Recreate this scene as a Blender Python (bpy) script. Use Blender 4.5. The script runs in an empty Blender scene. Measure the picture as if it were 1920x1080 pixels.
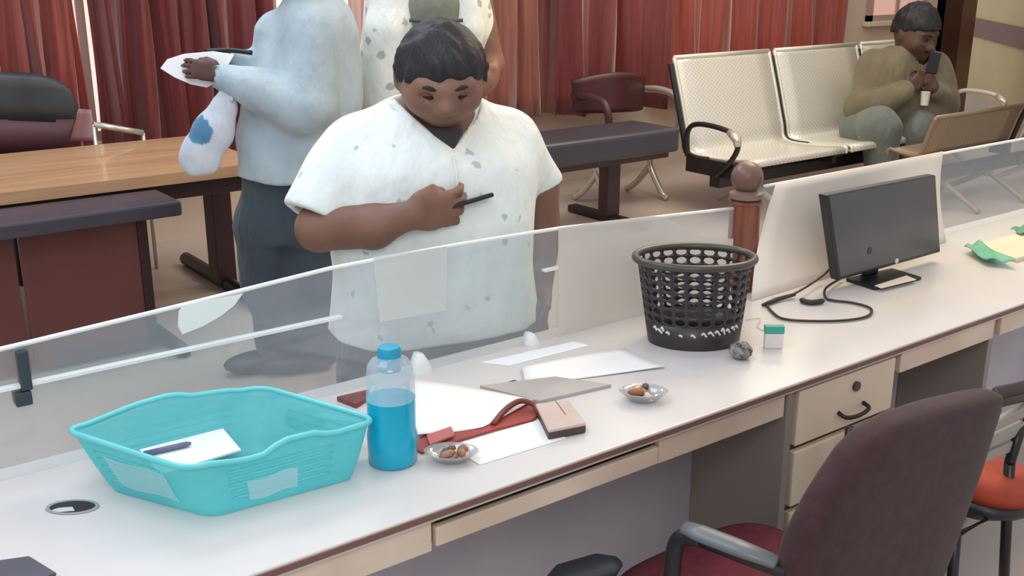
import bpy, bmesh, math, random
import numpy as np
from mathutils import Vector, Matrix
random.seed(7); np.random.seed(7)
scene = bpy.context.scene
COL = scene.collection

# ------------------------------------------------------------------ camera
FPX, PITCH, PSI, CH = 2000.0, math.radians(17.1), math.radians(53.1), 1.8
cam = bpy.data.cameras.new('camera'); cam.sensor_width = 36; cam.lens = FPX/1920*36
cam.clip_start = 0.05; cam.clip_end = 100
cam_o = bpy.data.objects.new('camera', cam); COL.objects.link(cam_o)
cam_o.location = (0, 0, CH)
cam_o.rotation_euler = (math.pi/2-PITCH, 0, PSI-math.pi/2)
scene.camera = cam_o

# ------------------------------------------------------------------ world, lights, exposure
w = bpy.data.worlds.new('world'); scene.world = w; w.use_nodes = True
w.node_tree.nodes['Background'].inputs[0].default_value = (0.90, 0.93, 1.0, 1)
w.node_tree.nodes['Background'].inputs[1].default_value = 0.80
def area(name, loc, size, sy, power, col, target=None):
    l = bpy.data.lights.new(name, 'AREA'); l.shape = 'RECTANGLE'; l.size = size; l.size_y = sy
    l.energy = power; l.color = col
    o = bpy.data.objects.new(name, l); COL.objects.link(o); o.location = loc
    if target is not None:
        o.rotation_euler = (Vector(target)-Vector(loc)).to_track_quat('-Z', 'Y').to_euler()
    return o
area('ceiling_lamp_counter', (0.3, 2.3, 3.3), 1.6, 1.6, 32, (0.70, 0.82, 1.0), (0.9, 2.4, 0.7))
area('ceiling_lamp_warm', (4.2, 2.7, 3.4), 1.8, 1.2, 70, (1.0, 0.72, 0.36))
area('ceiling_lamp_waiting', (6.0, 5.0, 3.6), 2.5, 1.2, 75, (1.0, 0.88, 0.66))
area('ceiling_lamp_left', (1.6, 4.6, 3.6), 2.0, 1.0, 48, (0.86, 0.93, 1.0))
area('fill_light_staff', (-0.4, -0.9, 3.2), 1.6, 1.0, 34, (1.0, 0.93, 0.84), (1.5, 1.7, 0.5))  # fill light added behind the camera to brighten counter fronts and knee panel
scene.view_settings.view_transform = 'Standard'
scene.view_settings.look = 'None'
scene.view_settings.gamma = 1.0
scene.view_settings.use_curve_mapping = False
scene.view_settings.exposure = -0.1

# ------------------------------------------------------------------ where a sight line meets a plane of the room
hd = np.array([math.cos(PSI), math.sin(PSI), 0.0])
RT = np.array([math.sin(PSI), -math.cos(PSI), 0.0])
FW = hd*math.cos(PITCH)-np.array([0, 0, math.sin(PITCH)])
UP = np.cross(RT, FW)
O = np.array([0, 0, CH])
Z = np.array([0, 0, 1.0])
def ray(x, y): return FW+RT*(x-960)/FPX-UP*(y-540)/FPX
def gz(x, y, z): d = ray(x, y); return O+d*((z-CH)/d[2])
def gy(x, y, Y): d = ray(x, y); return O+d*(Y/d[1])
def gx(x, y, X): d = ray(x, y); return O+d*(X/d[0])
def gd(x, y, dep): d = ray(x, y); return O+d*(dep/np.dot(d, hd))
def ppm(P): return FPX/np.dot(np.asarray(P)-O, FW)
CZ = 0.76            # counter top height
GY = 2.25            # glass line

# ------------------------------------------------------------------ materials
def s2l(c): return c/12.92 if c <= 0.04045 else ((c+0.055)/1.055)**2.4
def rgb(h): return tuple(s2l(int(h[i:i+2], 16)/255) for i in (0, 2, 4))+(1,)
MATS = {}
def mat(name, hx, rough=0.5, metal=0.0, var=0.0, scale=8, bump=0.0, bscale=60, bdist=0.01, hx2=None, stretch=None, spec=0.5, sheen=0, coat=0):
    if name in MATS: return MATS[name]
    m = bpy.data.materials.new(name); m.use_nodes = True; nt = m.node_tree
    b = nt.nodes['Principled BSDF']
    b.inputs['Base Color'].default_value = rgb(hx); b.inputs['Roughness'].default_value = rough
    b.inputs['Metallic'].default_value = metal; b.inputs['Specular IOR Level'].default_value = spec
    if sheen: b.inputs['Sheen Weight'].default_value = sheen
    if coat: b.inputs['Coat Weight'].default_value = coat
    tc = nt.nodes.new('ShaderNodeTexCoord'); mp = nt.nodes.new('ShaderNodeMapping')
    nt.links.new(tc.outputs['Object'], mp.inputs[0])
    if stretch: mp.inputs['Scale'].default_value = stretch
    if var or hx2:
        n = nt.nodes.new('ShaderNodeTexNoise'); n.inputs['Scale'].default_value = scale; n.inputs['Detail'].default_value = 5
        nt.links.new(mp.outputs[0], n.inputs['Vector'])
        r = nt.nodes.new('ShaderNodeValToRGB'); c = rgb(hx)
        c2 = rgb(hx2) if hx2 else tuple(x*(1-var) for x in c[:3])+(1,)
        r.color_ramp.elements[0].position = 0.35; r.color_ramp.elements[1].position = 0.65
        r.color_ramp.elements[0].color = c2; r.color_ramp.elements[1].color = c
        nt.links.new(n.outputs['Fac'], r.inputs[0]); nt.links.new(r.outputs[0], b.inputs['Base Color'])
    if bump:
        n2 = nt.nodes.new('ShaderNodeTexNoise'); n2.inputs['Scale'].default_value = bscale; n2.inputs['Detail'].default_value = 3
        nt.links.new(mp.outputs[0], n2.inputs['Vector'])
        bp = nt.nodes.new('ShaderNodeBump'); bp.inputs['Strength'].default_value = bump; bp.inputs['Distance'].default_value = bdist
        nt.links.new(n2.outputs['Fac'], bp.inputs['Height']); nt.links.new(bp.outputs[0], b.inputs['Normal'])
    MATS[name] = m; return m
def trans_mat(name, hx, haze, gloss=0.05, hazecol='FFFFFF', rough=0.05):
    """a see-through sheet: transparent, some scattering haze and a weak gloss"""
    if name in MATS: return MATS[name]
    m = bpy.data.materials.new(name); m.use_nodes = True; nt = m.node_tree
    for n in list(nt.nodes): nt.nodes.remove(n)
    out = nt.nodes.new('ShaderNodeOutputMaterial')
    t = nt.nodes.new('ShaderNodeBsdfTransparent'); t.inputs[0].default_value = rgb(hx)
    d = nt.nodes.new('ShaderNodeBsdfDiffuse'); d.inputs[0].default_value = rgb(hazecol)
    g = nt.nodes.new('ShaderNodeBsdfGlossy'); g.inputs['Roughness'].default_value = rough
    n = nt.nodes.new('ShaderNodeTexNoise'); n.inputs['Scale'].default_value = 3
    tc = nt.nodes.new('ShaderNodeTexCoord'); nt.links.new(tc.outputs['Object'], n.inputs['Vector'])
    ml = nt.nodes.new('ShaderNodeMath'); ml.operation = 'MULTIPLY_ADD'
    ml.inputs[1].default_value = haze*0.3; ml.inputs[2].default_value = haze*0.85
    nt.links.new(n.outputs['Fac'], ml.inputs[0])
    m1 = nt.nodes.new('ShaderNodeMixShader'); nt.links.new(ml.outputs[0], m1.inputs[0])
    nt.links.new(t.outputs[0], m1.inputs[1]); nt.links.new(d.outputs[0], m1.inputs[2])
    m2 = nt.nodes.new('ShaderNodeMixShader'); m2.inputs[0].default_value = gloss
    nt.links.new(m1.outputs[0], m2.inputs[1]); nt.links.new(g.outputs[0], m2.inputs[2])
    nt.links.new(m2.outputs[0], out.inputs[0]); MATS[name] = m; return m
def emis(name, hx, s):
    m = bpy.data.materials.new(name); m.use_nodes = True; nt = m.node_tree
    b = nt.nodes['Principled BSDF']; b.inputs['Base Color'].default_value = rgb(hx)
    b.inputs['Emission Color'].default_value = rgb(hx); b.inputs['Emission Strength'].default_value = s
    return m

# ------------------------------------------------------------------ mesh helpers
def wloc(o):
    v = Vector((0, 0, 0))
    while o: v += o.location; o = o.parent
    return v
def link_mesh(name, me, m, parent=None, smooth=False, bevel=0, segs=2, sub=0, solid=0, angle=None):
    o = bpy.data.objects.new(name, me); COL.objects.link(o)
    if m: me.materials.append(m)
    if parent is not None:
        off = wloc(parent); o.parent = parent
    else:
        vs = np.empty(len(me.vertices)*3, np.float32); me.vertices.foreach_get('co', vs); vs = vs.reshape(-1, 3)
        lo, hi = vs.min(0), vs.max(0); off = Vector(((lo[0]+hi[0])/2, (lo[1]+hi[1])/2, lo[2])); o.location = off
    me.transform(Matrix.Translation(-off))
    if smooth:
        for p in me.polygons: p.use_smooth = True
        if angle is not None:
            try: me.set_sharp_from_angle(angle=math.radians(angle))
            except Exception: pass
    if solid:
        md = o.modifiers.new('solid', 'SOLIDIFY'); md.thickness = solid; md.offset = 0
    if bevel:
        md = o.modifiers.new('bevel', 'BEVEL'); md.width = bevel; md.segments = segs; md.limit_method = 'ANGLE'
    if sub:
        md = o.modifiers.new('sub', 'SUBSURF'); md.levels = sub; md.render_levels = sub
    return o
def obj(name, bm, m, parent=None, **k):
    me = bpy.data.meshes.new(name); bmesh.ops.recalc_face_normals(bm, faces=bm.faces); bm.to_mesh(me); bm.free()
    return link_mesh(name, me, m, parent, **k)
def tag(o, label, cat, group=None, kind=None):
    if label: o['label'] = label
    if cat: o['category'] = cat
    if group: o['group'] = group
    if kind: o['kind'] = kind
    return o
def thing(name, label, cat, loc=(0, 0, 0), group=None):
    o = bpy.data.objects.new(name, None); COL.objects.link(o); o.location = Vector(tuple(float(v) for v in loc))
    o.empty_display_size = 0.1
    return tag(o, label, cat, group)
def struct(name, bm, m, **k):
    o = obj(name, bm, m, **k); o['kind'] = 'structure'; return o
def B(): return bmesh.new()
def box(bm, x0, x1, y0, y1, z0, z1):
    v = [bm.verts.new((x, y, z)) for x in (x0, x1) for y in (y0, y1) for z in (z0, z1)]
    for f in ((0, 1, 3, 2), (4, 6, 7, 5), (0, 4, 5, 1), (2, 3, 7, 6), (0, 2, 6, 4), (1, 5, 7, 3)):
        bm.faces.new([v[i] for i in f])
    return bm
def hexa(bm, bot, top):
    """prism between two rings of the same length"""
    a = [bm.verts.new(tuple(map(float, p))) for p in bot]; b = [bm.verts.new(tuple(map(float, p))) for p in top]; n = len(a)
    bm.faces.new(a[::-1]); bm.faces.new(b)
    for i in range(n): bm.faces.new((a[i], a[(i+1) % n], b[(i+1) % n], b[i]))
    return bm
def obox(bm, c, ax, half):
    c = np.asarray(c, float); ax = [np.asarray(a, float)/np.linalg.norm(a) for a in ax]
    v = []
    for i in (-1, 1):
        for j in (-1, 1):
            for k in (-1, 1):
                v.append(bm.verts.new(tuple(c+ax[0]*i*half[0]+ax[1]*j*half[1]+ax[2]*k*half[2])))
    for f in ((0, 1, 3, 2), (4, 6, 7, 5), (0, 4, 5, 1), (2, 3, 7, 6), (0, 2, 6, 4), (1, 5, 7, 3)):
        bm.faces.new([v[i] for i in f])
    return bm
def spline(pts, n=8, closed=False):
    pts = [np.asarray(p, float) for p in pts]; out = []; N = len(pts)
    for i in range(N if closed else N-1):
        if closed: p0, p1, p2, p3 = pts[(i-1) % N], pts[i], pts[(i+1) % N], pts[(i+2) % N]
        else: p0, p1, p2, p3 = pts[max(i-1, 0)], pts[i], pts[i+1], pts[min(i+2, N-1)]
        for k in range(n):
            t = k/n
            out.append(0.5*((2*p1)+(-p0+p2)*t+(2*p0-5*p1+4*p2-p3)*t*t+(-p0+3*p1-3*p2+p3)*t**3))
    if not closed: out.append(pts[-1])
    return out
def tube(bm, pts, r, seg=10, closed=False, flat=None):
    """round tube along points; r may be a list; flat=(axis, factor) squashes the section"""
    pts = [np.asarray(p, float) for p in pts]; n = len(pts); rs = r if isinstance(r, (list, tuple, np.ndarray)) else [r]*n
    rings = []; prev = None
    for i in range(n):
        if closed: t = pts[(i+1) % n]-pts[i-1]
        else: t = pts[min(i+1, n-1)]-pts[max(i-1, 0)]
        t = t/(np.linalg.norm(t)+1e-12)
        if prev is None:
            a = np.array([0, 0, 1.0]) if abs(t[2]) < 0.9 else np.array([1.0, 0, 0])
            nn = np.cross(t, a)
        else: nn = prev-t*np.dot(prev, t)
        nn /= np.linalg.norm(nn); prev = nn; bb = np.cross(t, nn)
        ring = []
        for k in range(seg):
            a = 2*math.pi*k/seg; off = (nn*math.cos(a)+bb*math.sin(a))*rs[i]
            if flat is not None:
                fa = np.asarray(flat[0], float); off = off-fa*np.dot(off, fa)*(1-flat[1])
            ring.append(bm.verts.new(tuple(pts[i]+off)))
        rings.append(ring)
    for i in range(n if closed else n-1):
        A, C = rings[i], rings[(i+1) % n]
        for k in range(seg): bm.faces.new((A[k], A[(k+1) % seg], C[(k+1) % seg], C[k]))
    if not closed: bm.faces.new(rings[0][::-1]); bm.faces.new(rings[-1])
    return bm
def lathe(bm, c, prof, seg=32, sx=1.0, sy=1.0, axu=(1, 0, 0), axv=(0, 1, 0), cap=True):
    c = np.asarray(c, float); axu = np.asarray(axu, float); axv = np.asarray(axv, float); rings = []
    for r, z in prof:
        rings.append([bm.verts.new(tuple(c+axu*math.cos(2*math.pi*k/seg)*r*sx+axv*math.sin(2*math.pi*k/seg)*r*sy+Z*z)) for k in range(seg)])
    for i in range(len(rings)-1):
        for k in range(seg): bm.faces.new((rings[i][k], rings[i][(k+1) % seg], rings[i+1][(k+1) % seg], rings[i+1][k]))
    if cap: bm.faces.new(rings[0][::-1]); bm.faces.new(rings[-1])
    return bm
def sheet(bm, corners, nu=10, nv=10, fn=None):
    """a curved sheet between four corners (a,b,c,d around); fn(u,v) gives an offset"""
    a, b, c, d = [np.asarray(p, float) for p in corners]; g = []
    for i in range(nu+1):
        row = []
        for j in range(nv+1):
            u, v = i/nu, j/nv
            p = (a*(1-u)+b*u)*(1-v)+(d*(1-u)+c*u)*v
            if fn is not None: p = p+np.asarray(fn(u, v), float)
            row.append(bm.verts.new(tuple(p)))
        g.append(row)
    for i in range(nu):
        for j in range(nv): bm.faces.new((g[i][j], g[i+1][j], g[i+1][j+1], g[i][j+1]))
    return bm

# ------------------------------------------------------------------ smooth bodies: blended distance fields, meshed with surface nets
class Soft:
    def __init__(s): s.ops = []
    def add(s, f, lo, hi, op='u', k=0.02): s.ops.append((f, np.asarray(lo, float), np.asarray(hi, float), op, k)); return s
    def cone(s, a, b, ra, rb=None, op='u', k=0.02, sq=None):
        a = np.asarray(a, float); b = np.asarray(b, float); rb = ra if rb is None else rb; ba = b-a; L = max(ba@ba, 1e-9); R = max(ra, rb)
        def f(P):
            pa = P-a; t = np.clip(pa@ba/L, 0, 1); q = pa-t[..., None]*ba
            if sq is not None:
                n = np.asarray(sq[0]); q = q+n*((q@n)*(1/sq[1]-1))[..., None]
            return np.sqrt((q*q).sum(-1))-(ra+(rb-ra)*t)
        return s.add(f, np.minimum(a, b)-R, np.maximum(a, b)+R, op, k)
    def chain(s, pts, rs, k=0.02, op='u', sq=None):
        for i in range(len(pts)-1): s.cone(pts[i], pts[i+1], rs[i], rs[i+1], op, k, sq)
        return s
    def ell(s, c, ax, r, op='u', k=0.02):
        c = np.asarray(c, float); ax = np.array([np.asarray(a, float)/np.linalg.norm(a) for a in ax]); r = np.asarray(r, float); R = r.max()
        def f(P):
            q = (P-c)@ax.T; k0 = np.sqrt(((q/r)**2).sum(-1)); k1 = np.sqrt(((q/(r*r))**2).sum(-1))
            return k0*(k0-1)/np.maximum(k1, 1e-6)
        return s.add(f, c-R, c+R, op, k)
    def loft(s, lev, u, wv, op='u', k=0.03, ex=2.2):
        """lev: (z, centre xyz, half width along u, half depth along wv), bottom to top"""
        lev = sorted(lev, key=lambda l: l[0]); zs = np.array([l[0] for l in lev])
        cu = np.array([l[1]@u for l in lev]); cw = np.array([l[1]@wv for l in lev]); A = np.array([l[2] for l in lev]); D = np.array([l[3] for l in lev])
        zd = np.linspace(zs[0], zs[-1], 81); kern = np.hanning(13)[1:-1]; kern /= kern.sum()
        def smooth(q): q = np.interp(zd, zs, q); return np.convolve(np.pad(q, 5, mode='reflect', reflect_type='odd'), kern, 'valid')
        cu, cw, A, D = [smooth(q) for q in (cu, cw, A, D)]; z_lo, z_hi = zs[0], zs[-1]; zs = zd
        def f(P):
            z = P[..., 2]; a = np.interp(z, zs, A); b = np.interp(z, zs, D)
            x = np.abs(P@u-np.interp(z, zs, cu))/a; y = np.abs(P@wv-np.interp(z, zs, cw))/b
            d = ((x**ex+y**ex)**(1/ex)-1)*np.minimum(a, b)
            return np.maximum(d, np.maximum(zs[0]-z, z-zs[-1]))
        R = max(A.max(), D.max()); cs = np.array([l[1] for l in lev])
        lo = cs.min(0)-R; hi = cs.max(0)+R; lo[2] = zs[0]; hi[2] = zs[-1]
        return s.add(f, lo, hi, op, k)
    def half(s, p, n, op='i'):
        """keep the side n points away from"""
        p = np.asarray(p, float); n = np.asarray(n, float)/np.linalg.norm(n)
        return s.add(lambda P: (P-p)@n, [-1e3]*3, [1e3]*3, op, 0)
    def mesh(s, name, vox, warp=None):
        los = np.array([o[1] for o in s.ops if o[3] == 'u']); his = np.array([o[2] for o in s.ops if o[3] == 'u'])
        lo = los.min(0)-3*vox; hi = his.max(0)+3*vox; n = np.ceil((hi-lo)/vox).astype(int)+1
        F = np.full(n, 0.5, np.float32); ax = [lo[i]+vox*np.arange(n[i]) for i in range(3)]
        for f, a, b, op, k in s.ops:
            m = 3*vox+k*1.5 if op != 'i' else 0
            i0 = np.clip(np.floor((a-m-lo)/vox).astype(int), 0, n); i1 = np.clip(np.ceil((b+m-lo)/vox).astype(int)+1, 0, n)
            if (i1 <= i0).any(): continue
            sl = tuple(slice(i0[i], i1[i]) for i in range(3))
            P = np.stack(np.meshgrid(*[ax[i][sl[i]] for i in range(3)], indexing='ij'), -1)
            d = f(P).astype(np.float32); c = F[sl]
            if op == 'u':
                if k > 0:
                    h = np.clip(0.5+0.5*(c-d)/k, 0, 1); F[sl] = c+(d-c)*h-k*h*(1-h)
                else: F[sl] = np.minimum(c, d)
            elif op == 's': F[sl] = np.maximum(c, -d)
            else: F[sl] = np.maximum(c, d)
        if warp is not None:
            P = np.stack(np.meshgrid(*ax, indexing='ij'), -1); near = np.abs(F) < 0.05
            F[near] += warp(P[near]).astype(np.float32)
        return nets(name, F, lo, vox)
def nets(name, F, lo, vox):
    sgn = F < 0; n = F.shape
    cnt = np.zeros((n[0]-1, n[1]-1, n[2]-1), np.int8)
    offs = [(i, j, k) for i in (0, 1) for j in (0, 1) for k in (0, 1)]
    for i, j, k in offs: cnt += sgn[i:n[0]-1+i, j:n[1]-1+j, k:n[2]-1+k]
    act = (cnt > 0) & (cnt < 8); idx = np.argwhere(act)
    vid = np.full(act.shape, -1, np.int64); vid[act] = np.arange(len(idx))
    acc = np.zeros((len(idx), 3)); num = np.zeros(len(idx))
    for a in range(3):
        for p in (0, 1):
            for q in (0, 1):
                o0 = [0, 0, 0]; b, c = [x for x in range(3) if x != a]; o0[b] = p; o0[c] = q; o1 = list(o0); o1[a] = 1
                A = idx+o0; C = idx+o1; fa = F[A[:, 0], A[:, 1], A[:, 2]]; fc = F[C[:, 0], C[:, 1], C[:, 2]]
                cr = (fa < 0) != (fc < 0); t = np.where(cr, fa/(fa-fc+1e-20), 0)
                pos = A.astype(float); pos[:, a] += t; acc[cr] += pos[cr]; num[cr] += 1
    V = lo+vox*acc/num[:, None]; faces = []
    for a in range(3):
        b, c = (a+1) % 3, (a+2) % 3
        s0 = [slice(None)]*3; s1 = [slice(None)]*3; s0[a] = slice(0, n[a]-1); s1[a] = slice(1, n[a])
        e = np.argwhere(sgn[tuple(s0)] != sgn[tuple(s1)])
        e = e[(e[:, b] > 0) & (e[:, c] > 0) & (e[:, b] < n[b]-1) & (e[:, c] < n[c]-1)]
        def g(db, dc): q = e.copy(); q[:, b] += db; q[:, c] += dc; return vid[q[:, 0], q[:, 1], q[:, 2]]
        quad = np.stack([g(-1, -1), g(0, -1), g(0, 0), g(-1, 0)], 1)
        fl = sgn[e[:, 0], e[:, 1], e[:, 2]]; quad[~fl] = quad[~fl][:, ::-1]; faces.append(quad)
    Q = np.concatenate(faces); Q = Q[(Q >= 0).all(1)]
    me = bpy.data.meshes.new(name); me.vertices.add(len(V)); me.vertices.foreach_set('co', V.astype(np.float32).ravel())
    me.loops.add(Q.size); me.loops.foreach_set('vertex_index', Q.astype(np.int32).ravel())
    me.polygons.add(len(Q)); me.polygons.foreach_set('loop_start', np.arange(0, Q.size, 4, dtype=np.int32))
    me.update(calc_edges=True); me.validate()
    return me
def soft_obj(name, S, vox, m, parent, warp=None, relax=4):
    me = S.mesh(name, vox, warp); o = link_mesh(name, me, m, parent, smooth=True)
    if relax:
        md = o.modifiers.new('relax', 'SMOOTH'); md.iterations = relax; md.factor = 0.5
    return o
def unit(v): v = np.asarray(v, float); return v/np.linalg.norm(v)
def hand(S, wrist, d, n, t, L, curl=(0.5, 0.7, 0.5), spread=0.06, thumb_in=0.6, kk=0.006, ts=0.75):
    """d along the palm, n the way the palm faces, t to the thumb side, L wrist to fingertip"""
    d, n = unit(d), unit(n); t = unit(t-d*np.dot(t, d)); n = unit(n-d*np.dot(n, d)-t*np.dot(n, t)); wrist = np.asarray(wrist, float)
    pl = L*0.50; pc = wrist+d*pl*0.5
    S.ell(pc, (d, t, n), (pl*0.62, L*0.235, L*0.085), k=0.02)
    S.cone(wrist+d*pl*0.15+t*L*0.08, wrist+d*pl*0.85+t*L*0.13, L*0.085, L*0.07, k=0.015)
    lens = (0.42, 0.47, 0.43, 0.34)
    for i in range(4):
        off = (0.165-0.11*i)*L; base = wrist+d*pl*(0.92-0.03*abs(i-1))+t*off; dd = unit(d+t*spread*(1.5-i)); p = base; r = L*(0.054-0.004*(i == 3)); a = 0
        fr = (0.42, 0.32, 0.26)
        for q in range(3):
            a += curl[q]; v = dd*math.cos(a)+n*math.sin(a); e = p+v*lens[i]*L*fr[q]
            S.cone(p, e, r, r*0.9, k=kk); p = e; r *= 0.9
    b = wrist+d*pl*0.22+t*L*0.17
    v1 = unit(d*0.75+t*ts+n*0.25); e1 = b+v1*L*0.2; S.cone(b, e1, L*0.085, L*0.062, k=0.015)
    v2 = unit(d*0.95+t*(0.5-thumb_in)+n*(0.25+0.35*thumb_in)); e2 = e1+v2*L*0.16; S.cone(e1, e2, L*0.062, L*0.052, k=kk)
    v3 = unit(d+t*(0.3-thumb_in)+n*(0.3+0.3*thumb_in)); S.cone(e2, e2+v3*L*0.13, L*0.052, L*0.042, k=kk)

def rings(bm, lev, seg=28, ex=3.0, nrm=(0, 1, 0)):
    """lev: (left point, right point, half depth); superellipse sections joined into one closed surface"""
    nrm = np.asarray(nrm, float); R = []
    for a, b, d in lev:
        a = np.asarray(a, float); b = np.asarray(b, float); c = (a+b)/2; h = (b-a)/2; r = []
        for k in range(seg):
            t = 2*math.pi*k/seg; cs, sn = math.cos(t), math.sin(t)
            x = math.copysign(abs(cs)**(2/ex), cs); y = math.copysign(abs(sn)**(2/ex), sn)
            r.append(bm.verts.new(tuple(c+h*x+nrm*d*y)))
        R.append(r)
    for i in range(len(R)-1):
        for k in range(seg): bm.faces.new((R[i][k], R[i][(k+1) % seg], R[i+1][(k+1) % seg], R[i+1][k]))
    bm.faces.new(R[0][::-1]); bm.faces.new(R[-1]); return bm
X3 = np.array([1.0, 0, 0]); Y3 = np.array([0, 1.0, 0])

# ================================================================== THE SETTING
WY = 6.9
floor_m = mat('floor_stone', 'BFB2A8', 0.35, var=0.12, scale=1.2, bump=0.02)
wallm = mat('wall_cream', 'D9C3B4', 0.7, var=0.05, scale=2)
struct('floor', box(B(), -4, 16, -2, 11, -0.1, 0), floor_m)
wb = struct('wall_back', box(B(), -3, 11.2, WY, WY+0.15, 0, 3.4), wallm)
# windows behind the curtains (on the wall's room side: frame, bright panes)
pane_m = emis('window_daylight', 'FFE9DA', 0.9)
frame_m = mat('window_frame', 'B79C92', 0.5)
def window(n, x0, x1, z0, z1, bars, pm):
    bm = B()
    for a, b, c, d in ((x0, x1, z0, z0+0.06), (x0, x1, z1-0.06, z1), (x0, x0+0.06, z0, z1), (x1-0.06, x1, z0, z1)): box(bm, a, b, WY-0.05, WY, c, d)
    for k in range(1, bars): xx = x0+(x1-x0)*k/bars; box(bm, xx-0.025, xx+0.025, WY-0.04, WY, z0, z1)
    f = struct('window_%d' % n, bm, frame_m)
    obj('window_pane', box(B(), x0+0.04, x1-0.04, WY-0.02, WY-0.004, z0+0.04, z1-0.04), pm, f)
    obj('window_sill', box(B(), x0-0.05, x1+0.05, WY-0.09, WY, z0-0.05, z0), mat('sill', 'D8CDB4', 0.5), f, bevel=0.008)
window(1, -0.6, 4.4, 0.72, 2.6, 4, pane_m)
window(2, 4.8, 9.1, 0.95, 2.6, 4, pane_m)
window(3, 9.75, 10.75, 1.19, 2.6, 2, emis('window_rose', 'D9AFA2', 0.55))
# right-hand cream wall, running towards us behind the open door
ra = math.radians(44); rdir = np.array([-math.cos(ra), -math.sin(ra), 0]); r0 = gy(1822, 120, 8.5); r0[2] = 0; rn = np.array([-math.sin(ra), math.cos(ra), 0])
def on_right(x, y):
    d = ray(x, y); t = np.dot(r0-O, rn)/np.dot(d, rn); return O+d*t
bm = B(); a = r0-rdir*0.3; b = r0+rdir*7.5
hexa(bm, [a, b, b-rn*0.15, a-rn*0.15], [p+Z*3.4 for p in (a, b, b-rn*0.15, a-rn*0.15)])
struct('wall_right', bm, mat('wall_yellow', 'D8BE8A', 0.7, var=0.05, scale=2))
zt, zb = on_right(1822, 32)[2], on_right(1822, 66)[2]
bm = B(); hexa(bm, [p+Z*zb for p in (a, b, b+rn*0.03, a+rn*0.03)], [p+Z*zt for p in (a, b, b+rn*0.03, a+rn*0.03)])
struct('trim_1', bm, mat('rail_brown', '7E3F28', 0.5, var=0.15))
# dark door standing in front of the corner
d0, d1, d2 = gy(1752, 60, WY), gy(1800, 60, WY), gy(1826, 60, WY+0.25)
for p in (d0, d1, d2): p[2] = 0
bm = B(); hexa(bm, [d0, d1, d1+Y3*0.6, d0+Y3*0.6], [p+Z*2.9 for p in (d0, d1, d1+Y3*0.6, d0+Y3*0.6)])
dr = struct('door_1', bm, mat('door_dark', '42261F', 0.45, var=0.2, scale=3))
bm = B(); hexa(bm, [d1, d2, d2+Y3*0.5, d1+Y3*0.5], [p+Z*2.9 for p in (d1, d2, d2+Y3*0.5, d1+Y3*0.5)])
obj('door_frame', bm, mat('door_frame', '6B4031', 0.5, var=0.15), dr)

# ------------------------------------------------------------------ curtains
cur_m = [mat('curtain_red', 'A04536', 0.36, hx2='87342A', scale=6, stretch=(6, 6, 0.3), spec=0.6, sheen=0.5),
         mat('curtain_brown', '98584A', 0.42, hx2='7E463B', scale=6, stretch=(6, 6, 0.3), spec=0.5, sheen=0.5),
         mat('curtain_pale', 'E0BDB4', 0.6, var=0.12, scale=6, stretch=(6, 6, 0.3)),
         mat('curtain_dark', '7A2C28', 0.4, hx2='612325', scale=6, stretch=(6, 6, 0.3), spec=0.5, sheen=0.4)]
def curtain(px0, px1, zb, m, folds, amp, label, seed, y0=6.7, skew=0.0):
    rnd = np.random.RandomState(seed); x0 = gy(px0, 60, y0)[0]; x1 = gy(px1, 60, y0)[0]; n = int(folds*10); bm = B(); g = []
    ph = np.cumsum(rnd.uniform(0.6, 1.5, n+1)); ph = ph/ph[-1]*folds*2*math.pi; am = amp*rnd.uniform(0.5, 1.3, n+1)
    for i in range(n+1):
        u = i/n; row = []
        for j in range(13):
            v = j/12; z = zb+(2.75-zb)*v; k = 0.7+0.5*(1-v)
            row.append(bm.verts.new((x0+(x1-x0)*u+skew*u*(1-v)+0.02*math.sin(ph[i]*0.5+v*5), y0+am[i]*k*math.sin(ph[i])+0.02*math.sin(ph[i]*2.3+v*3), z+0.012*math.sin(ph[i]*0.7))))
        g.append(row)
    for i in range(n):
        for j in range(12): bm.faces.new((g[i][j], g[i+1][j], g[i+1][j+1], g[i][j+1]))
    c = obj('curtain', bm, m, smooth=True, solid=0.006)
    return tag(c, label, 'curtain', 'curtains along the back wall')
curtain(-140, 147, 0.55, cur_m[0], 6.5, 0.08, 'leftmost red satin curtain beside the bright gap', 1)
curtain(170, 520, 0.55, cur_m[3], 7, 0.085, 'dark red curtain between the bright gap and the man in blue-grey', 2)
curtain(655, 772, 0.6, cur_m[2], 5, 0.04, 'pale pink curtain behind the man in the white patterned shirt', 3)
curtain(868, 1058, 0.62, cur_m[1], 4, 0.06, 'brownish red curtain right of the near man\'s head', 4)
curtain(1052, 1248, 0.62, cur_m[3], 4, 0.07, 'dark red curtain above the right end of the black padded table', 5, 6.47)
curtain(1244, 1578, 0.64, cur_m[0], 6, 0.06, 'rightmost red curtain behind the steel waiting seats', 6)

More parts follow.
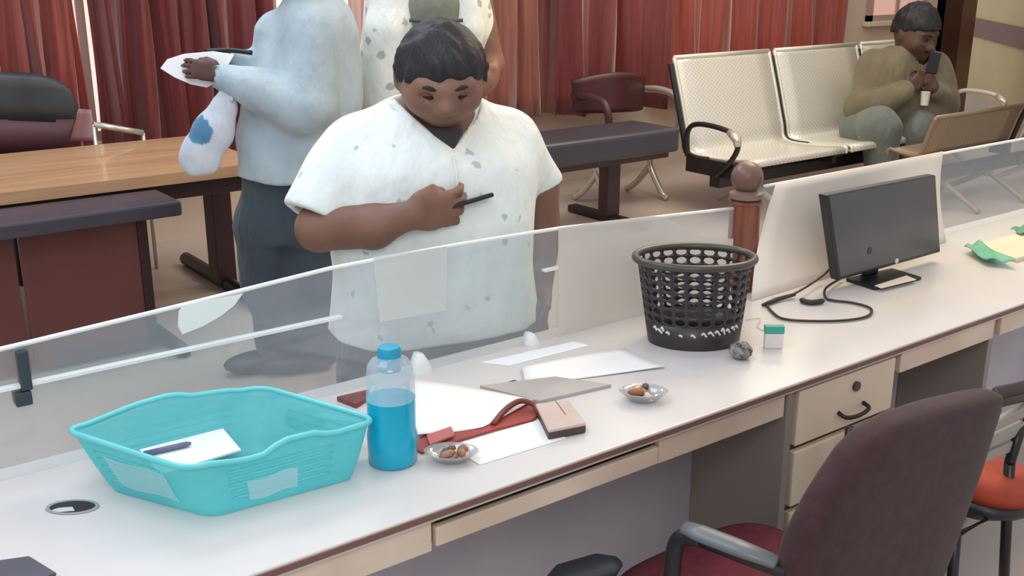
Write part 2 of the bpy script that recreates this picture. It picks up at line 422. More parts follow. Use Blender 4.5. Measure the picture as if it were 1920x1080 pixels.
# ================================================================== THE COUNTER
FY, BY = 1.6, 2.31
top_m = mat('counter_laminate', 'D5D1CE', 0.28, var=0.03, scale=5, spec=0.5)
edge_m = mat('counter_edge', '7A5A50', 0.5)
apron_m = mat('apron_cream', 'E3D2BF', 0.45, var=0.08, scale=4, hx2='D2BBA6')
grey_m = mat('knee_panel_grey', 'C2BDC4', 0.6, hx2='B3AEB7', scale=2.5)
dark_m = mat('gap_dark', '4A3A35', 0.7)
black_m = mat('black_metal', '1D1A1C', 0.4, var=0.1)
CN = thing('service_counter', 'long cream laminate service counter with brown front edge and glass screen above', 'counter', (2.5, 1.95, 0))
obj('worktop', box(B(), -0.9, 6.3, FY, BY, CZ-0.026, CZ), top_m, CN, bevel=0.004)
obj('front_edging', box(B(), -0.9, 6.3, FY-0.004, FY, CZ-0.017, CZ-0.004), edge_m, CN)
obj('customer_side_panel', box(B(), -0.9, 6.3, 1.93, 1.95, 0, CZ-0.026), grey_m, CN)
obj('back_leg', box(B(), -0.5, -0.44, BY-0.08, BY-0.02, 0, CZ-0.026), mat('leg_grey', '8F8780', 0.5), CN)
obj('back_leg', box(B(), 5.9, 5.96, BY-0.08, BY-0.02, 0, CZ-0.026), mat('leg_grey', '8F8780', 0.5), CN)
def apron(x0, x1, z0, z1, y=FY+0.015, t=0.02): return obj('apron_panel', box(B(), x0, x1, y, y+t, z0, z1), apron_m, CN, bevel=0.003)
for x0, x1, zb in ((-0.9, 1.012, 0.66), (1.645, 2.095, 0.665), (2.605, 3.1, 0.665), (3.14, 3.9, 0.665), (3.94, 6.3, 0.665)): apron(x0, x1, zb, CZ-0.028)
for x in (2.10, 2.125): pass
obj('side_leg', box(B(), 2.10, 2.125, FY+0.01, 1.928, 0, CZ-0.026), mat('leg_grey', '8F8780', 0.5), CN, bevel=0.002)
obj('side_leg', box(B(), 3.105, 3.13, FY+0.03, 1.928, 0, CZ-0.026), mat('leg_grey', '8F8780'), CN, bevel=0.002)
obj('side_leg', box(B(), -0.45, -0.42, FY+0.03, 1.928, 0, CZ-0.026), mat('leg_grey', '8F8780'), CN, bevel=0.002)
# sliding keyboard tray
kt = obj('keyboard_tray', box(B(), 1.02, 1.64, FY+0.012, FY+0.03, 0.668, 0.712), apron_m, CN, bevel=0.003)
obj('tray_board', box(B(), 1.03, 1.63, FY+0.03, FY+0.30, 0.672, 0.684), mat('tray_board', '6F5A50', 0.6), kt)
obj('tray_runner', box(B(), 1.018, 1.03, FY+0.03, FY+0.30, 0.67, CZ-0.028), mat('runner_brown', '7B5A3C', 0.5), kt)
obj('tray_runner', box(B(), 1.63, 1.642, FY+0.03, FY+0.30, 0.67, CZ-0.028), mat('runner_brown', '7B5A3C', 0.5), kt)
# drawer unit
DU = thing('drawer_unit', 'cream three-drawer pedestal under the counter behind the maroon office chair', 'drawers', (2.36, 1.85, 0))
draw_m = mat('drawer_cream', 'E6D6BC', 0.4, var=0.06, scale=3)
obj('carcass', box(B(), 2.14, 2.585, FY+0.035, 1.92, 0.04, CZ-0.03), mat('carcass_brown', '6E4A36', 0.5, var=0.2), DU, bevel=0.003)
obj('plinth', box(B(), 2.16, 2.56, FY+0.06, 1.91, 0, 0.04), dark_m, DU)
for z0, z1 in ((0.565, 0.722), (0.385, 0.548), (0.215, 0.368), (0.05, 0.20)):
    dw = obj('drawer', box(B(), 2.15, 2.575, FY+0.012, FY+0.034, z0, z1), draw_m, DU, bevel=0.004)
    zc = (z0+z1)/2 if z1 < 0.5 else z0+0.045
    h = tube(B(), spline([(2.325, FY+0.012, zc+0.008), (2.33, FY-0.012, zc), (2.38, FY-0.018, zc-0.004), (2.43, FY-0.012, zc+0.002), (2.435, FY+0.012, zc+0.01)], 5), 0.006, 8)
    obj('handle', h, mat('handle_dark', '3A322E', 0.35, 0.6), dw, smooth=True)
    if z0 > 0.5:
        l = B(); tube(l, [(2.392, FY+0.014, z0+0.115), (2.392, FY+0.004, z0+0.115)], 0.014, 16); obj('lock', l, mat('lock_metal', '55504A', 0.3, 0.7), dw, smooth=True, angle=40)
# things pushed into the keyboard tray
tag(obj('pen', tube(B(), [(1.27, FY+0.05, 0.693), (1.46, FY+0.06, 0.693)], 0.006, 8), mat('pen_blue', '3E5A8A', 0.4)), 'blue pen lying in the open keyboard tray', 'pen')
tag(obj('ruler', obox(B(), (1.15, FY+0.07, 0.687), ((1, 0.1, 0), (-0.1, 1, 0), Z), (0.1, 0.016, 0.002)), mat('ruler_green', '6E8B6A', 0.4)), 'pale green ruler lying in the open keyboard tray', 'ruler')

# ------------------------------------------------------------------ glass screen
glass_m = trans_mat('screen_glass', 'F6F9FA', 0.13, 0.03, 'F6FAFF')
strip_m = mat('glass_edge_strip', 'F2F4F2', 0.25, var=0.04)
def glass_panel(x0, x1, label, group, top):
    g = thing('glass_screen', label, 'glass screen', ((x0+x1)/2, GY, CZ), group)
    bm = B(); n = 24; A = []
    for i in range(n+1):
        x = x0+(x1-x0)*i/n; zt = top(x)
        A.append([bm.verts.new((x, GY+dy, z)) for dy, z in ((-0.004, CZ+0.001), (0.004, CZ+0.001), (0.004, zt), (-0.004, zt))])
    for i in range(n):
        for k in range(4): bm.faces.new((A[i][k], A[i][(k+1) % 4], A[i+1][(k+1) % 4], A[i+1][k]))
    bm.faces.new(A[0]); bm.faces.new(A[-1][::-1])
    obj('pane', bm, glass_m, g)
    xs = np.linspace(x0, x1, 30)
    bm = B(); tube(bm, [(x, GY, top(x)+0.002) for x in xs], 0.0055, 8); obj('top_edge', bm, strip_m, g, smooth=True)
    return g
tops = ([-0.9, 0.39, 0.77, 1.14, 1.5, 1.84, 2.59], [1.0, 1.042, 1.062, 1.084, 1.085, 1.078, 1.035])
gl = glass_panel(-0.9, 2.575, 'long glass screen on the counter left of the wooden post', 'counter glass screens', lambda x: float(np.interp(x, *tops)))
bm = B(); box(bm, -0.9, 1.16, GY-0.009, GY+0.009, 0.955, 0.962); obj('pale_strip', bm, strip_m, gl)  # thin pale lines across the pane, left and right of the near man
bm = B(); box(bm, 1.80, 1.86, GY-0.009, GY+0.009, 0.962, 0.968); obj('pale_strip', bm, strip_m, gl)
gr = glass_panel(2.72, 6.3, 'glass screen on the counter right of the wooden post, behind the monitor', 'counter glass screens', lambda x: 1.09)
# clamps holding the glass
def clamp(px, py, m, label, w_=0.03, h_=0.05):
    p = gy(px, py, GY); bm = B(); rings(bm, [(p+(-w_*1.1, 0, -h_), p+(w_*1.25, 0, -h_), 0.03), (p+(-w_*1.1, 0, -h_*0.5), p+(w_*1.3, 0, -h_*0.5), 0.028), (p+(-w_*0.9, 0, h_*0.3), p+(w_*0.9, 0, h_*0.2), 0.022), (p+(-w_*0.5, 0, h_), p+(w_*0.3, 0, h_*0.9), 0.016)], 16, 2.6)
    return tag(obj('glass_clamp', bm, m, smooth=True), label, 'clamp', 'clamps at the foot of the glass')
cl_m = mat('clamp_white', 'F0F3EF', 0.35, var=0.04)
def zfix(px, py): return gy(px, py, GY)
clamp(787, 683, cl_m, 'white glass clamp just right of the blue bottle', 0.026, 0.034)
clamp(994, 640, cl_m, 'white glass clamp below the near man\'s hip, right of the first one', 0.022, 0.028)
p0, p1 = gy(38, 655, GY), gy(42, 748, GY)
bm = B(); box(bm, p0[0]-0.011, p0[0]+0.011, GY-0.016, GY+0.016, p1[2]+0.02, p0[2]); box(bm, p1[0]-0.016, p1[0]+0.016, GY-0.02, GY+0.02, p1[2]-0.01, p1[2]+0.02)
tag(obj('glass_bracket', bm, mat('bracket_dark', '3F4A50', 0.4, 0.5), bevel=0.003), 'dark upright metal bracket gripping the glass at far left', 'bracket')
# sheets and a white leaf-shaped patch on the glass
def stuck(name, pts, m, label, cat, Y=GY-0.008, th=0.0015):
    P = [gy(x, y, Y) for x, y in pts]; bm = B(); hexa(bm, P, [p+Y3*th for p in P])
    return tag(obj(name, bm, m), label, cat)
stuck('white_patch', [(335, 584), (345, 572), (400, 562), (456, 550), (440, 572), (415, 592), (380, 612), (342, 627), (334, 612)], mat('patch_white', 'F1F5F0', 0.6), 'small white leaf-shaped patch on the left glass edge', 'paper', GY-0.009)
film = trans_mat('film_grey', 'F0EEEA', 0.5, 0.02, 'F4F0EA', 0.3)
cpts = [(1048, 660), (1047, 428), (1120, 416), (1225, 405), (1250, 408), (1275, 422), (1300, 436), (1330, 446), (1375, 448), (1372, 570)]
cpts[0] = (1048, 630); cpts[-1] = (1370, 556)
stuck('privacy_film', cpts, film, 'grey translucent film on the glass behind the waste basket', 'film', GY-0.0135, 0.001)
stuck('notice_sheet', [(700, 482), (838, 462), (836, 582), (712, 604)], trans_mat('notice_white', 'F2F4F2', 0.42, 0.03, 'F6F8F6', 0.3), 'square white translucent notice on the glass before the near man\'s belly', 'notice', GY-0.007, 0.001)
# white board sheet leaning on the right glass, behind the monitor
q = [gy(1456, 344, GY-0.02), gy(1768, 284, GY-0.02), gz(1772, 478, CZ+0.001), gz(1408, 574, CZ+0.001)]
q[2] = gy(1772, 470, GY-0.07); q[2][2] = CZ+0.001; q[3] = gy(1408, 574, 2.13); q[3][2] = CZ+0.001
bm = sheet(B(), q, 12, 12, lambda u, v: Y3*(0.02*math.sin(math.pi*v)))
tag(obj('white_board', bm, mat('board_white', 'F1E6DA', 0.55, var=0.03, scale=3), smooth=True, solid=0.003), 'large white sheet leaning against the glass behind the monitor', 'board')

# ------------------------------------------------------------------ wooden post with ball
PX, PY = 2.635, 2.25
t = thing('wooden_post', 'turned wooden post with ball top between the two glass screens', 'post', (PX, PY, CZ))
wood_m = mat('post_wood', '8C5138', 0.4, hx2='6E3B2A', scale=5, stretch=(6, 6, 0.6), coat=0.3)
bm = lathe(B(), (PX, PY, CZ), [(0.058, 0), (0.058, 0.03), (0.05, 0.045), (0.05, 0.285), (0.055, 0.29), (0.055, 0.298), (0.046, 0.30)], 24); obj('shaft', bm, wood_m, t, smooth=True, angle=40)
bm = lathe(B(), (PX, PY, CZ), [(0.045, 0.30), (0.054, 0.306), (0.054, 0.322), (0.04, 0.328), (0.028, 0.332)], 24); obj('collar', bm, mat('post_wood_grey', '8A7566', 0.4, var=0.2), t, smooth=True, angle=50)
bm = B(); bmesh.ops.create_uvsphere(bm, u_segments=24, v_segments=16, radius=0.052, matrix=Matrix.Translation((PX, PY, CZ+0.372))); obj('ball', bm, mat('ball_wood', '7A5A4C', 0.35, var=0.2), t, smooth=True)

# ================================================================== THINGS ON THE COUNTER
# turquoise tray basket
tq = bpy.data.materials.new('turquoise_plastic'); tq.use_nodes = True; nt = tq.node_tree
b_ = nt.nodes['Principled BSDF']; b_.inputs['Base Color'].default_value = rgb('5FCBD2'); b_.inputs['Roughness'].default_value = 0.3
tr = nt.nodes.new('ShaderNodeBsdfTranslucent'); tr.inputs[0].default_value = rgb('8FE3E6')
tp = nt.nodes.new('ShaderNodeBsdfTransparent'); tp.inputs[0].default_value = rgb('C8F2F3')
nz = nt.nodes.new('ShaderNodeTexNoise'); nz.inputs['Scale'].default_value = 14; rp = nt.nodes.new('ShaderNodeValToRGB')
rp.color_ramp.elements[0].color = rgb('7ADFE5'); rp.color_ramp.elements[1].color = rgb('98EDF0'); nt.links.new(nz.outputs['Fac'], rp.inputs[0]); nt.links.new(rp.outputs[0], b_.inputs['Base Color'])
mx = nt.nodes.new('ShaderNodeMixShader'); mx.inputs[0].default_value = 0.45; mx2 = nt.nodes.new('ShaderNodeMixShader'); mx2.inputs[0].default_value = 0.38
nt.links.new(b_.outputs[0], mx.inputs[1]); nt.links.new(tr.outputs[0], mx.inputs[2]); nt.links.new(mx.outputs[0], mx2.inputs[1]); nt.links.new(tp.outputs[0], mx2.inputs[2])
nt.links.new(mx2.outputs[0], nt.nodes['Material Output'].inputs[0])
RZ = CZ+0.118
rimc = [gz(x, y, RZ) for x, y in ((121, 806), (488, 726), (707, 789), (352, 879))]
botc = [gz(x, y, CZ+0.004) for x, y in ((206, 917), (397, 969), (668, 894))]
botc = [botc[0], botc[0]+botc[2]-botc[1], botc[2], botc[1]]
tray_c = sum(botc)/4
TR = thing('tray_basket', 'turquoise plastic tray basket holding papers at the left of the counter', 'basket', (tray_c[0], tray_c[1], CZ))
def round_loop(c, r, n=7):
    out = []
    for i in range(4):
        p, a, b = c[i], c[i-1], c[(i+1) % 4]; u = unit(a-p); v = unit(b-p)
        for k in range(n+1):
            t_ = k/n; s, e = p+u*r, p+v*r; out.append((1-t_)**2*s+2*t_*(1-t_)*p+t_**2*e)
        s, e = p+v*r, b+unit(p-b)*r
        for k in range(1, 12): out.append(s+(e-s)*k/12)
    return out
rl, bl = round_loop(rimc, 0.045), round_loop(botc, 0.03)
N = len(rl)
def lift(i):      # the long sides rise into low waves
    k = i % 19; side = i//19
    if side == 0: return float(np.interp((k-7)/12, [0, 0.15, 0.3, 0.55, 0.68, 0.8, 1], [0, 0.010, 0.020, 0.026, 0.012, 0.010, 0.003])) if k > 7 else (0.003*k/7 if False else 0)
    if side == 2: return float(np.interp((k-7)/12, [0, 0.2, 0.33, 0.54, 0.68, 0.82, 1], [0, -0.003, 0.010, 0.011, -0.011, -0.009, 0])) if k > 7 else 0
    return 0
bm = B(); rws = []
for j in range(9):
    v = j/8; e = v**0.8; row = []
    for i in range(N):
        p = bl[i]*(1-e)+rl[i]*e; p = p.copy(); p[2] = CZ+0.004+(RZ+lift(i)-CZ-0.004)*v; row.append(bm.verts.new(tuple(p)))
    rws.append(row)
for j in range(8):
    for i in range(N): bm.faces.new((rws[j][i], rws[j][(i+1) % N], rws[j+1][(i+1) % N], rws[j+1][i]))
bm.faces.new(rws[0][::-1])
obj('tub', bm, tq, TR, smooth=True, angle=50, solid=0.0035)
bm = B(); pr = []
for i in range(N):
    p = rl[i].copy(); c0 = tray_c.copy(); o_ = unit(np.array([p[0]-c0[0], p[1]-c0[1], 0])); p[2] = RZ+lift(i); pr.append(p+o_*0.004)
tube(bm, pr, 0.0065, 8, closed=True); obj('rim', bm, mat('turquoise_rim', '6FD3D6', 0.3, var=0.06), TR, smooth=True)
# slot ribs on the walls
for side in range(4):
    bm = B(); i0, i1 = side*19+9, side*19+18
    for j in range(2, 7):
        v = j/8.0; e = v**0.8; pts = []
        for i in range(i0, i1+1):
            p = bl[i % N]*(1-e)+rl[i % N]*e; o_ = unit(np.array([p[0]-tray_c[0], p[1]-tray_c[1], 0])); p = p+o_*0.0042; p[2] = CZ+0.004+(RZ-CZ-0.004)*v; pts.append(p)
        tube(bm, pts, 0.0018, 6)
    obj('wall_ribs', bm, mat('turquoise_rim', '6FD3D6'), TR, smooth=True)
# what lies in the tray
paper_m = mat('paper_white', 'F4F3F2', 0.7, var=0.02); paper_b = mat('paper_bluish', 'EEF3F8', 0.7, var=0.03)
def flat(name, pts, z, m, label, cat, th=0.002, group=None, curl=0.0):
    P = [gz(x, y, z) for x, y in pts]; bm = B(); hexa(bm, P, [p+Z*th for p in P])
    return tag(obj(name, bm, m), label, cat, group)
flat('paper_sheet', [(262, 846), (418, 806), (452, 846), (300, 892)], CZ+0.055, paper_b, 'white sheet lying in the turquoise tray under the dark pen', 'paper', 0.004)
pa, pb = gz(270, 851, CZ+0.066), gz(358, 831, CZ+0.066)
tag(obj('pen', tube(B(), [pa, pa+(pb-pa)*0.9, pb], [0.006, 0.006, 0.003], 10), mat('pen_grey', '6C6A86', 0.4), smooth=True), 'dark grey pen lying on paper in the turquoise tray', 'pen')
flat('paper_slip', [(590, 782), (606, 776), (684, 789), (672, 797)], CZ+0.07, paper_b, 'narrow white slip inside the right end of the turquoise tray', 'paper', 0.003)
c_ = gz(572, 786, CZ+0.045); bm = B(); obox(bm, c_, (unit(rimc[1]-rimc[0]), unit(np.cross(Z, rimc[1]-rimc[0])), Z), (0.035, 0.035, 0.012))
tag(obj('stamp_pad', bm, mat('pad_grey', '8FA7A8', 0.5, var=0.1), bevel=0.004), 'grey-green flat pad inside the right end of the turquoise tray', 'stamp pad')

def inner(u0, u1, v0, v1, side):   # pale patches added outside the tray walls, for papers showing through
    def q(u, v):
        i = side*19+7+u*12; i0 = int(i); fr_ = i-i0; e = v**0.8
        p = (bl[i0 % N]*(1-e)+rl[i0 % N]*e)*(1-fr_)+(bl[(i0+1) % N]*(1-e)+rl[(i0+1) % N]*e)*fr_
        p = p-unit(np.array([tray_c[0]-p[0], tray_c[1]-p[1], 0]))*0.0065; p[2] = CZ+0.004+(RZ-CZ-0.004)*v; return p
    bm = B(); g = [[bm.verts.new(tuple(q(u0+(u1-u0)*i/8, v0+(v1-v0)*j/6+0.03*math.sin(i*0.8)*(j in (0, 6))))) for j in range(7)] for i in range(9)]
    for i in range(8):
        for j in range(6): bm.faces.new((g[i][j], g[i+1][j], g[i+1][j+1], g[i][j+1]))
    o = obj('pale_patch', bm, trans_mat('patch_pale', 'E8FBFC', 0.3, 0.05, 'EEFBFD', 0.3), TR, smooth=True); o['label'] = 'whitish patch on the turquoise wall'
for u0, u1, v0, v1, sd_ in ((0.44, 0.80, 0.15, 0.52, 2), (0.12, 0.8, 0.2, 0.72, 3)): inner(u0, u1, v0, v1, sd_)
# blue bottle
bc = gz(737, 864, CZ); BT = thing('spray_bottle', 'clear bottle half full of bright blue liquid beside the turquoise tray', 'bottle', bc)
clear_m = trans_mat('clear_plastic', 'F4F8FA', 0.3, 0.06, 'E8F2F6')
hz = gd(734, 690, bc@hd)[2]-bc[2]; ht = gd(734, 655, bc@hd)[2]-bc[2]; hl = gd(734, 745, bc@hd)[2]-bc[2]
prof = [(0.0525, hl), (0.052, hl+0.02), (0.051, hz-0.02), (0.048, hz+0.006), (0.040, hz+0.018), (0.028, hz+0.024), (0.026, hz+0.028)]
obj('bottle_shell', lathe(B(), bc, prof, 32, cap=False), clear_m, BT, smooth=True, angle=60)
obj('liquid', lathe(B(), bc, [(0.048, 0.0), (0.053, 0.006), (0.0545, hl*0.45), (0.0515, hl*0.55), (0.0525, hl)], 32), mat('liquid_blue', '08B2D2', 0.2, hx2='07A6C8', scale=5, spec=0.5), BT, smooth=True, angle=60)
obj('cap', lathe(B(), bc, [(0.0245, hz-0.004), (0.0255, ht-0.002), (0.022, ht+0.006), (0.008, ht+0.007)], 24), mat('cap_blue', '1A9EC0', 0.35, var=0.1), BT, smooth=True, angle=50)

# papers, file, notebook
flat('file_folder', [(776, 842), (790, 822), (930, 770), (990, 750), (1018, 772), (1000, 790), (930, 808), (850, 832), (790, 852)], CZ+0.0005, mat('file_red', 'A9473F', 0.45, hx2='8E3A36', scale=4), 'red card file lying under the white paper beside the bottle', 'file', 0.006)
P = [gz(772, 712, CZ+0.012), gz(930, 738, CZ+0.01), gz(975, 752, CZ+0.012), gz(770, 826, CZ+0.012)]
P = [gz(768, 710, CZ+0.010), gz(1000, 752, CZ+0.010), gz(905, 800, CZ+0.010), gz(772, 820, CZ+0.010)]
bm = sheet(B(), P, 10, 10, lambda u, v: Z*(0.006*math.sin(2.6*u+2*v)+0.012*max(0, u-0.6)*v))
tag(obj('paper_sheet', bm, paper_m, smooth=True, solid=0.0012), 'large white paper on the red file beside the blue bottle', 'paper')
bm = B(); pts = [gz(800, 818, CZ+0.012), gz(846, 802, CZ+0.014), gz(852, 818, CZ+0.012), gz(806, 836, CZ+0.012)]; hexa(bm, pts, [p+Z*0.004 for p in pts])
tag(obj('file_flap', bm, mat('file_red_light', 'B4625C', 0.5)), 'small red card flap at the front left of the white paper', 'card')
pts = spline([gz(925, 795, CZ+0.01), gz(948, 768, CZ+0.02), gz(975, 752, CZ+0.028), gz(1000, 758, CZ+0.02), gz(1010, 775, CZ+0.01)], 6)
tag(obj('strap', tube(B(), pts, 0.007, 8), mat('strap_brown', '7E3A30', 0.5, var=0.15), smooth=True), 'reddish brown looped strap between white paper and beige purse', 'strap')
flat('paper_sheet', [(840, 838), (1010, 788), (1062, 822), (900, 872)], CZ+0.0006, paper_m, 'white paper lying flat in front of the red file', 'paper', 0.0012)
flat('notebook', [(900, 728), (1040, 711), (1146, 726), (1010, 757)], CZ+0.0005, mat('notebook_grey', 'B9B4B0', 0.6, hx2='A9A5A2', scale=5), 'thin grey notebook between the white paper and the sheets by the glass', 'notebook', 0.008)
bm = sheet(B(), [gz(978, 690, CZ+0.003), gz(1172, 655, CZ+0.003), gz(1248, 690, CZ+0.002), gz(985, 722, CZ+0.003)], 10, 8, lambda u, v: Z*(0.003+0.003*math.sin(3*u+4*v)))
tag(obj('paper_sheet', bm, paper_m, smooth=True, solid=0.0015), 'white paper by the glass left of the waste basket', 'paper')
flat('paper_sheet', [(900, 680), (1075, 641), (1105, 648), (955, 686)], CZ+0.0004, paper_b, 'pale sheet tucked under the white paper left of the waste basket', 'paper', 0.001)
tag(obj('binder_clip', obox(B(), gz(961, 717, CZ+0.004), (X3, Y3, Z), (0.011, 0.005, 0.004)), black_m, bevel=0.002), 'tiny black clip beside the corner of the white paper', 'clip')
flat('booklet', [(632, 752), (692, 738), (690, 752), (668, 766)], CZ+0.0005, mat('booklet_red', '8C4C4A', 0.5, hx2='6E3B40', scale=30), 'dark red booklet lying behind the blue bottle', 'booklet', 0.012)
# beige purse
pc = [gz(x, y, CZ+0.0005) for x, y in ((1003, 775), (1066, 768), (1099, 812), (1028, 826))]; t = thing('purse', 'small beige flat purse with dark bottom edge on the counter', 'purse', sum(pc)/4)
bm = B(); hexa(bm, pc, [p+Z*0.02 for p in pc]); obj('purse_body', bm, mat('purse_dark', '4B3A38', 0.5), t, bevel=0.004)
bm = B(); hexa(bm, [p+Z*0.017 for p in pc], [p+Z*0.026 for p in pc]); obj('flap', bm, mat('purse_beige', 'CDB5AB', 0.55, var=0.08, scale=20), t, bevel=0.004)
bm = B(); a, b, c, d = pc; hexa(bm, [a+Z*0.0262+(b-a)*0.6, a+Z*0.0262+(b-a)*0.62, d+(c-d)*0.62+(a-d)*0.4+Z*0.0262, d+(c-d)*0.6+(a-d)*0.4+Z*0.0262], [a+Z*0.0272+(b-a)*0.6, a+Z*0.0272+(b-a)*0.62, d+(c-d)*0.62+(a-d)*0.4+Z*0.0272, d+(c-d)*0.6+(a-d)*0.4+Z*0.0272]); obj('seam', bm, mat('purse_seam', '8D6A62', 0.6), t)
# two small dishes with oddments
dish_m = trans_mat('dish_glass', 'E6E9EA', 0.34, 0.12, 'D8DADD')
def dish(px, py, rpx, hh, label, mats_, lab2, seed):
    c = gz(px, py, CZ+0.0005); r = rpx/ppm(c); u = RT; v = np.cross(Z, RT)
    t = thing('dish', label, 'dish', c, 'small glass dishes on the counter')
    bm = lathe(B(), c, [(r*0.55, 0), (r*0.6, 0.003), (r*0.8, hh*0.6), (r, hh), (r*0.96, hh+0.001), (r*0.76, hh*0.62), (r*0.56, 0.006)], 28, 1, 0.72, u, v); obj('bowl', bm, dish_m, t, smooth=True)
    bm = lathe(B(), c, [(r*0.5, 0.0065), (r*0.55, 0.0066)], 28, 1, 0.72, u, v)
    bm.free(); rnd = random.Random(seed)
    for k in range(9):
        a = rnd.uniform(0, 6.28); q = rnd.uniform(0.1, 0.62); p = c+u*math.cos(a)*q*r+v*math.sin(a)*q*r*0.7+Z*(0.014+rnd.uniform(0, 0.014))
        dr_ = unit((rnd.uniform(-1, 1), rnd.uniform(-1, 1), rnd.uniform(-0.3, 0.3))); L = r*rnd.uniform(0.24, 0.38)
        o = obj('oddment', tube(B(), [p-dr_*L, p-dr_*L*0.5, p+dr_*L*0.5, p+dr_*L], [0.003, 0.0085, 0.0085, 0.003], 8), mats_[k % len(mats_)], smooth=True)
        tag(o, lab2, 'oddment', lab2.replace('small ', '')+' pile')
br = [mat('odd_brown', 'A5795E', 0.5), mat('odd_cream', 'D9C4AC', 0.5), mat('odd_dark', '5B4A45', 0.5), mat('odd_rust', '9A5A3E', 0.5)]
dish(846, 862, 52, 0.022, 'small glass dish of oddments in front of the blue bottle', br, 'small oddments heaped in the dish by the blue bottle', 3)
dish(1206, 750, 46, 0.026, 'small glass dish of oddments right of the beige purse', br, 'small oddments heaped in the dish right of the purse', 4)
# grommet
gc = gz(136, 951, CZ+0.0008); g_ = thing('cable_grommet', 'black oval cable hole with pale lip in the counter beside the tray', 'grommet', gc); ru = 50/ppm(gc)
gdv = np.cross(Z, RT); bm = lathe(B(), gc, [(ru, 0), (ru*0.98, 0.002), (ru*0.86, 0.0025), (ru*0.84, 0.0005)], 32, 1, 0.56, RT, gdv, cap=False); obj('ring', bm, mat('grommet_grey', '9C9DA2', 0.4), g_, smooth=True)
bm = lathe(B(), gc, [(ru*0.86, 0.0), (ru*0.86, 0.0008)], 32, 1, 0.56, RT, gdv); obj('hole_cover', bm, mat('grommet_black', '17181C', 0.5), g_)
bm = B(); hexa(bm, [gz(x, y, CZ+0.0018) for x, y in ((92, 958), (112, 960), (140, 958), (136, 950), (110, 952))], [gz(x, y, CZ+0.003) for x, y in ((92, 958), (112, 960), (140, 958), (136, 950), (110, 952))]); obj('lip', bm, mat('lip_pale', 'C9CDD2', 0.5), g_)
# ledger at bottom left
lc = [gz(x, y, CZ+0.0005) for x, y in ((-120, 1082), (62, 1055), (115, 1090), (-60, 1150))]
t = thing('ledger', 'dark grey ledger cut off at the bottom left of the counter', 'book', sum(lc)/4)
bm = B(); hexa(bm, lc, [p+Z*0.012 for p in lc]); obj('page_block', bm, mat('ledger_pages', 'D8C9B4', 0.7), t)
bm = B(); lc2 = [p+unit(sum(lc)/4-p)*0.006 for p in lc]; hexa(bm, [p+Z*0.0121 for p in lc2], [p+Z*0.018 for p in lc2]); obj('cover', bm, mat('ledger_cover', '4A4856', 0.45, var=0.15), t, bevel=0.002)

# waste basket with round holes
bc = gz(1300, 637, CZ+0.0005); WB = thing('waste_basket', 'black plastic waste basket with round holes standing on the counter by the post', 'waste basket', bc)
bd = bc@hd; rb = 84/ppm(bc); tc_ = gd(1303, 474, bd); H_ = tc_[2]-bc[2]; rt = 116/ppm(tc_); shift = tc_-bc
wbm = mat('basket_black', '352D31', 0.38, var=0.15, scale=10); SQ = 0.74; vv = np.cross(Z, RT)
def bp(a, h): r = rb+(rt*0.93-rb)*h; return bc+Z*(h*H_)+RT*(math.cos(a)*r+shift@RT*h)+vv*math.sin(a)*r*SQ
bm = B(); n = 72; R_ = []
for h in (0.0, 0.03, 0.27): R_.append([bm.verts.new(tuple(bp(2*math.pi*k/n, h))) for k in range(n)])
for i in range(2):
    for k in range(n): bm.faces.new((R_[i][k], R_[i][(k+1) % n], R_[i+1][(k+1) % n], R_[i+1][k]))
bm.faces.new(R_[0][::-1]); obj('base', bm, wbm, WB, smooth=True, angle=60, solid=0.004)
bm = B(); cols, rows = 24, 7; h0, h1 = 0.27, 0.94; cache = {}
def vat(u, v):
    key = (round(u*4096) % (4096*cols), round(v*4096))
    if key not in cache: cache[key] = bm.verts.new(tuple(bp(2*math.pi*u/cols, h0+(h1-h0)*v/rows)))
    return cache[key]
for i in range(cols):
    for j in range(rows):
        q8 = [(0, 0), (0.5, 0), (1, 0), (1, 0.5), (1, 1), (0.5, 1), (0, 1), (0, 0.5)]
        outer = [vat(i+x, j+y) for x, y in q8]
        inner = [bm.verts.new(tuple(bp(2*math.pi*(i+0.5+0.41*math.cos(a))/cols, h0+(h1-h0)*(j+0.5+0.41*math.sin(a))/rows))) for a in [math.radians(225+45*k) for k in range(8)]]
        for k in range(8): bm.faces.new((outer[k], outer[(k+1) % 8], inner[(k+1) % 8], inner[k]))
obj('lattice_wall', bm, wbm, WB, smooth=True, angle=60, solid=0.004)
bm = B(); tube(bm, [bp(2*math.pi*k/n, 0.95) + (bp(2*math.pi*k/n, 0.95)-bc-Z*0.95*H_-RT*(shift@RT)*0.95)*0.04 for k in range(n)], 0.011, 10, closed=True, flat=(Z, 1.0)); obj('rim', bm, mat('basket_rim', '4A463F', 0.3, var=0.15), WB, smooth=True)
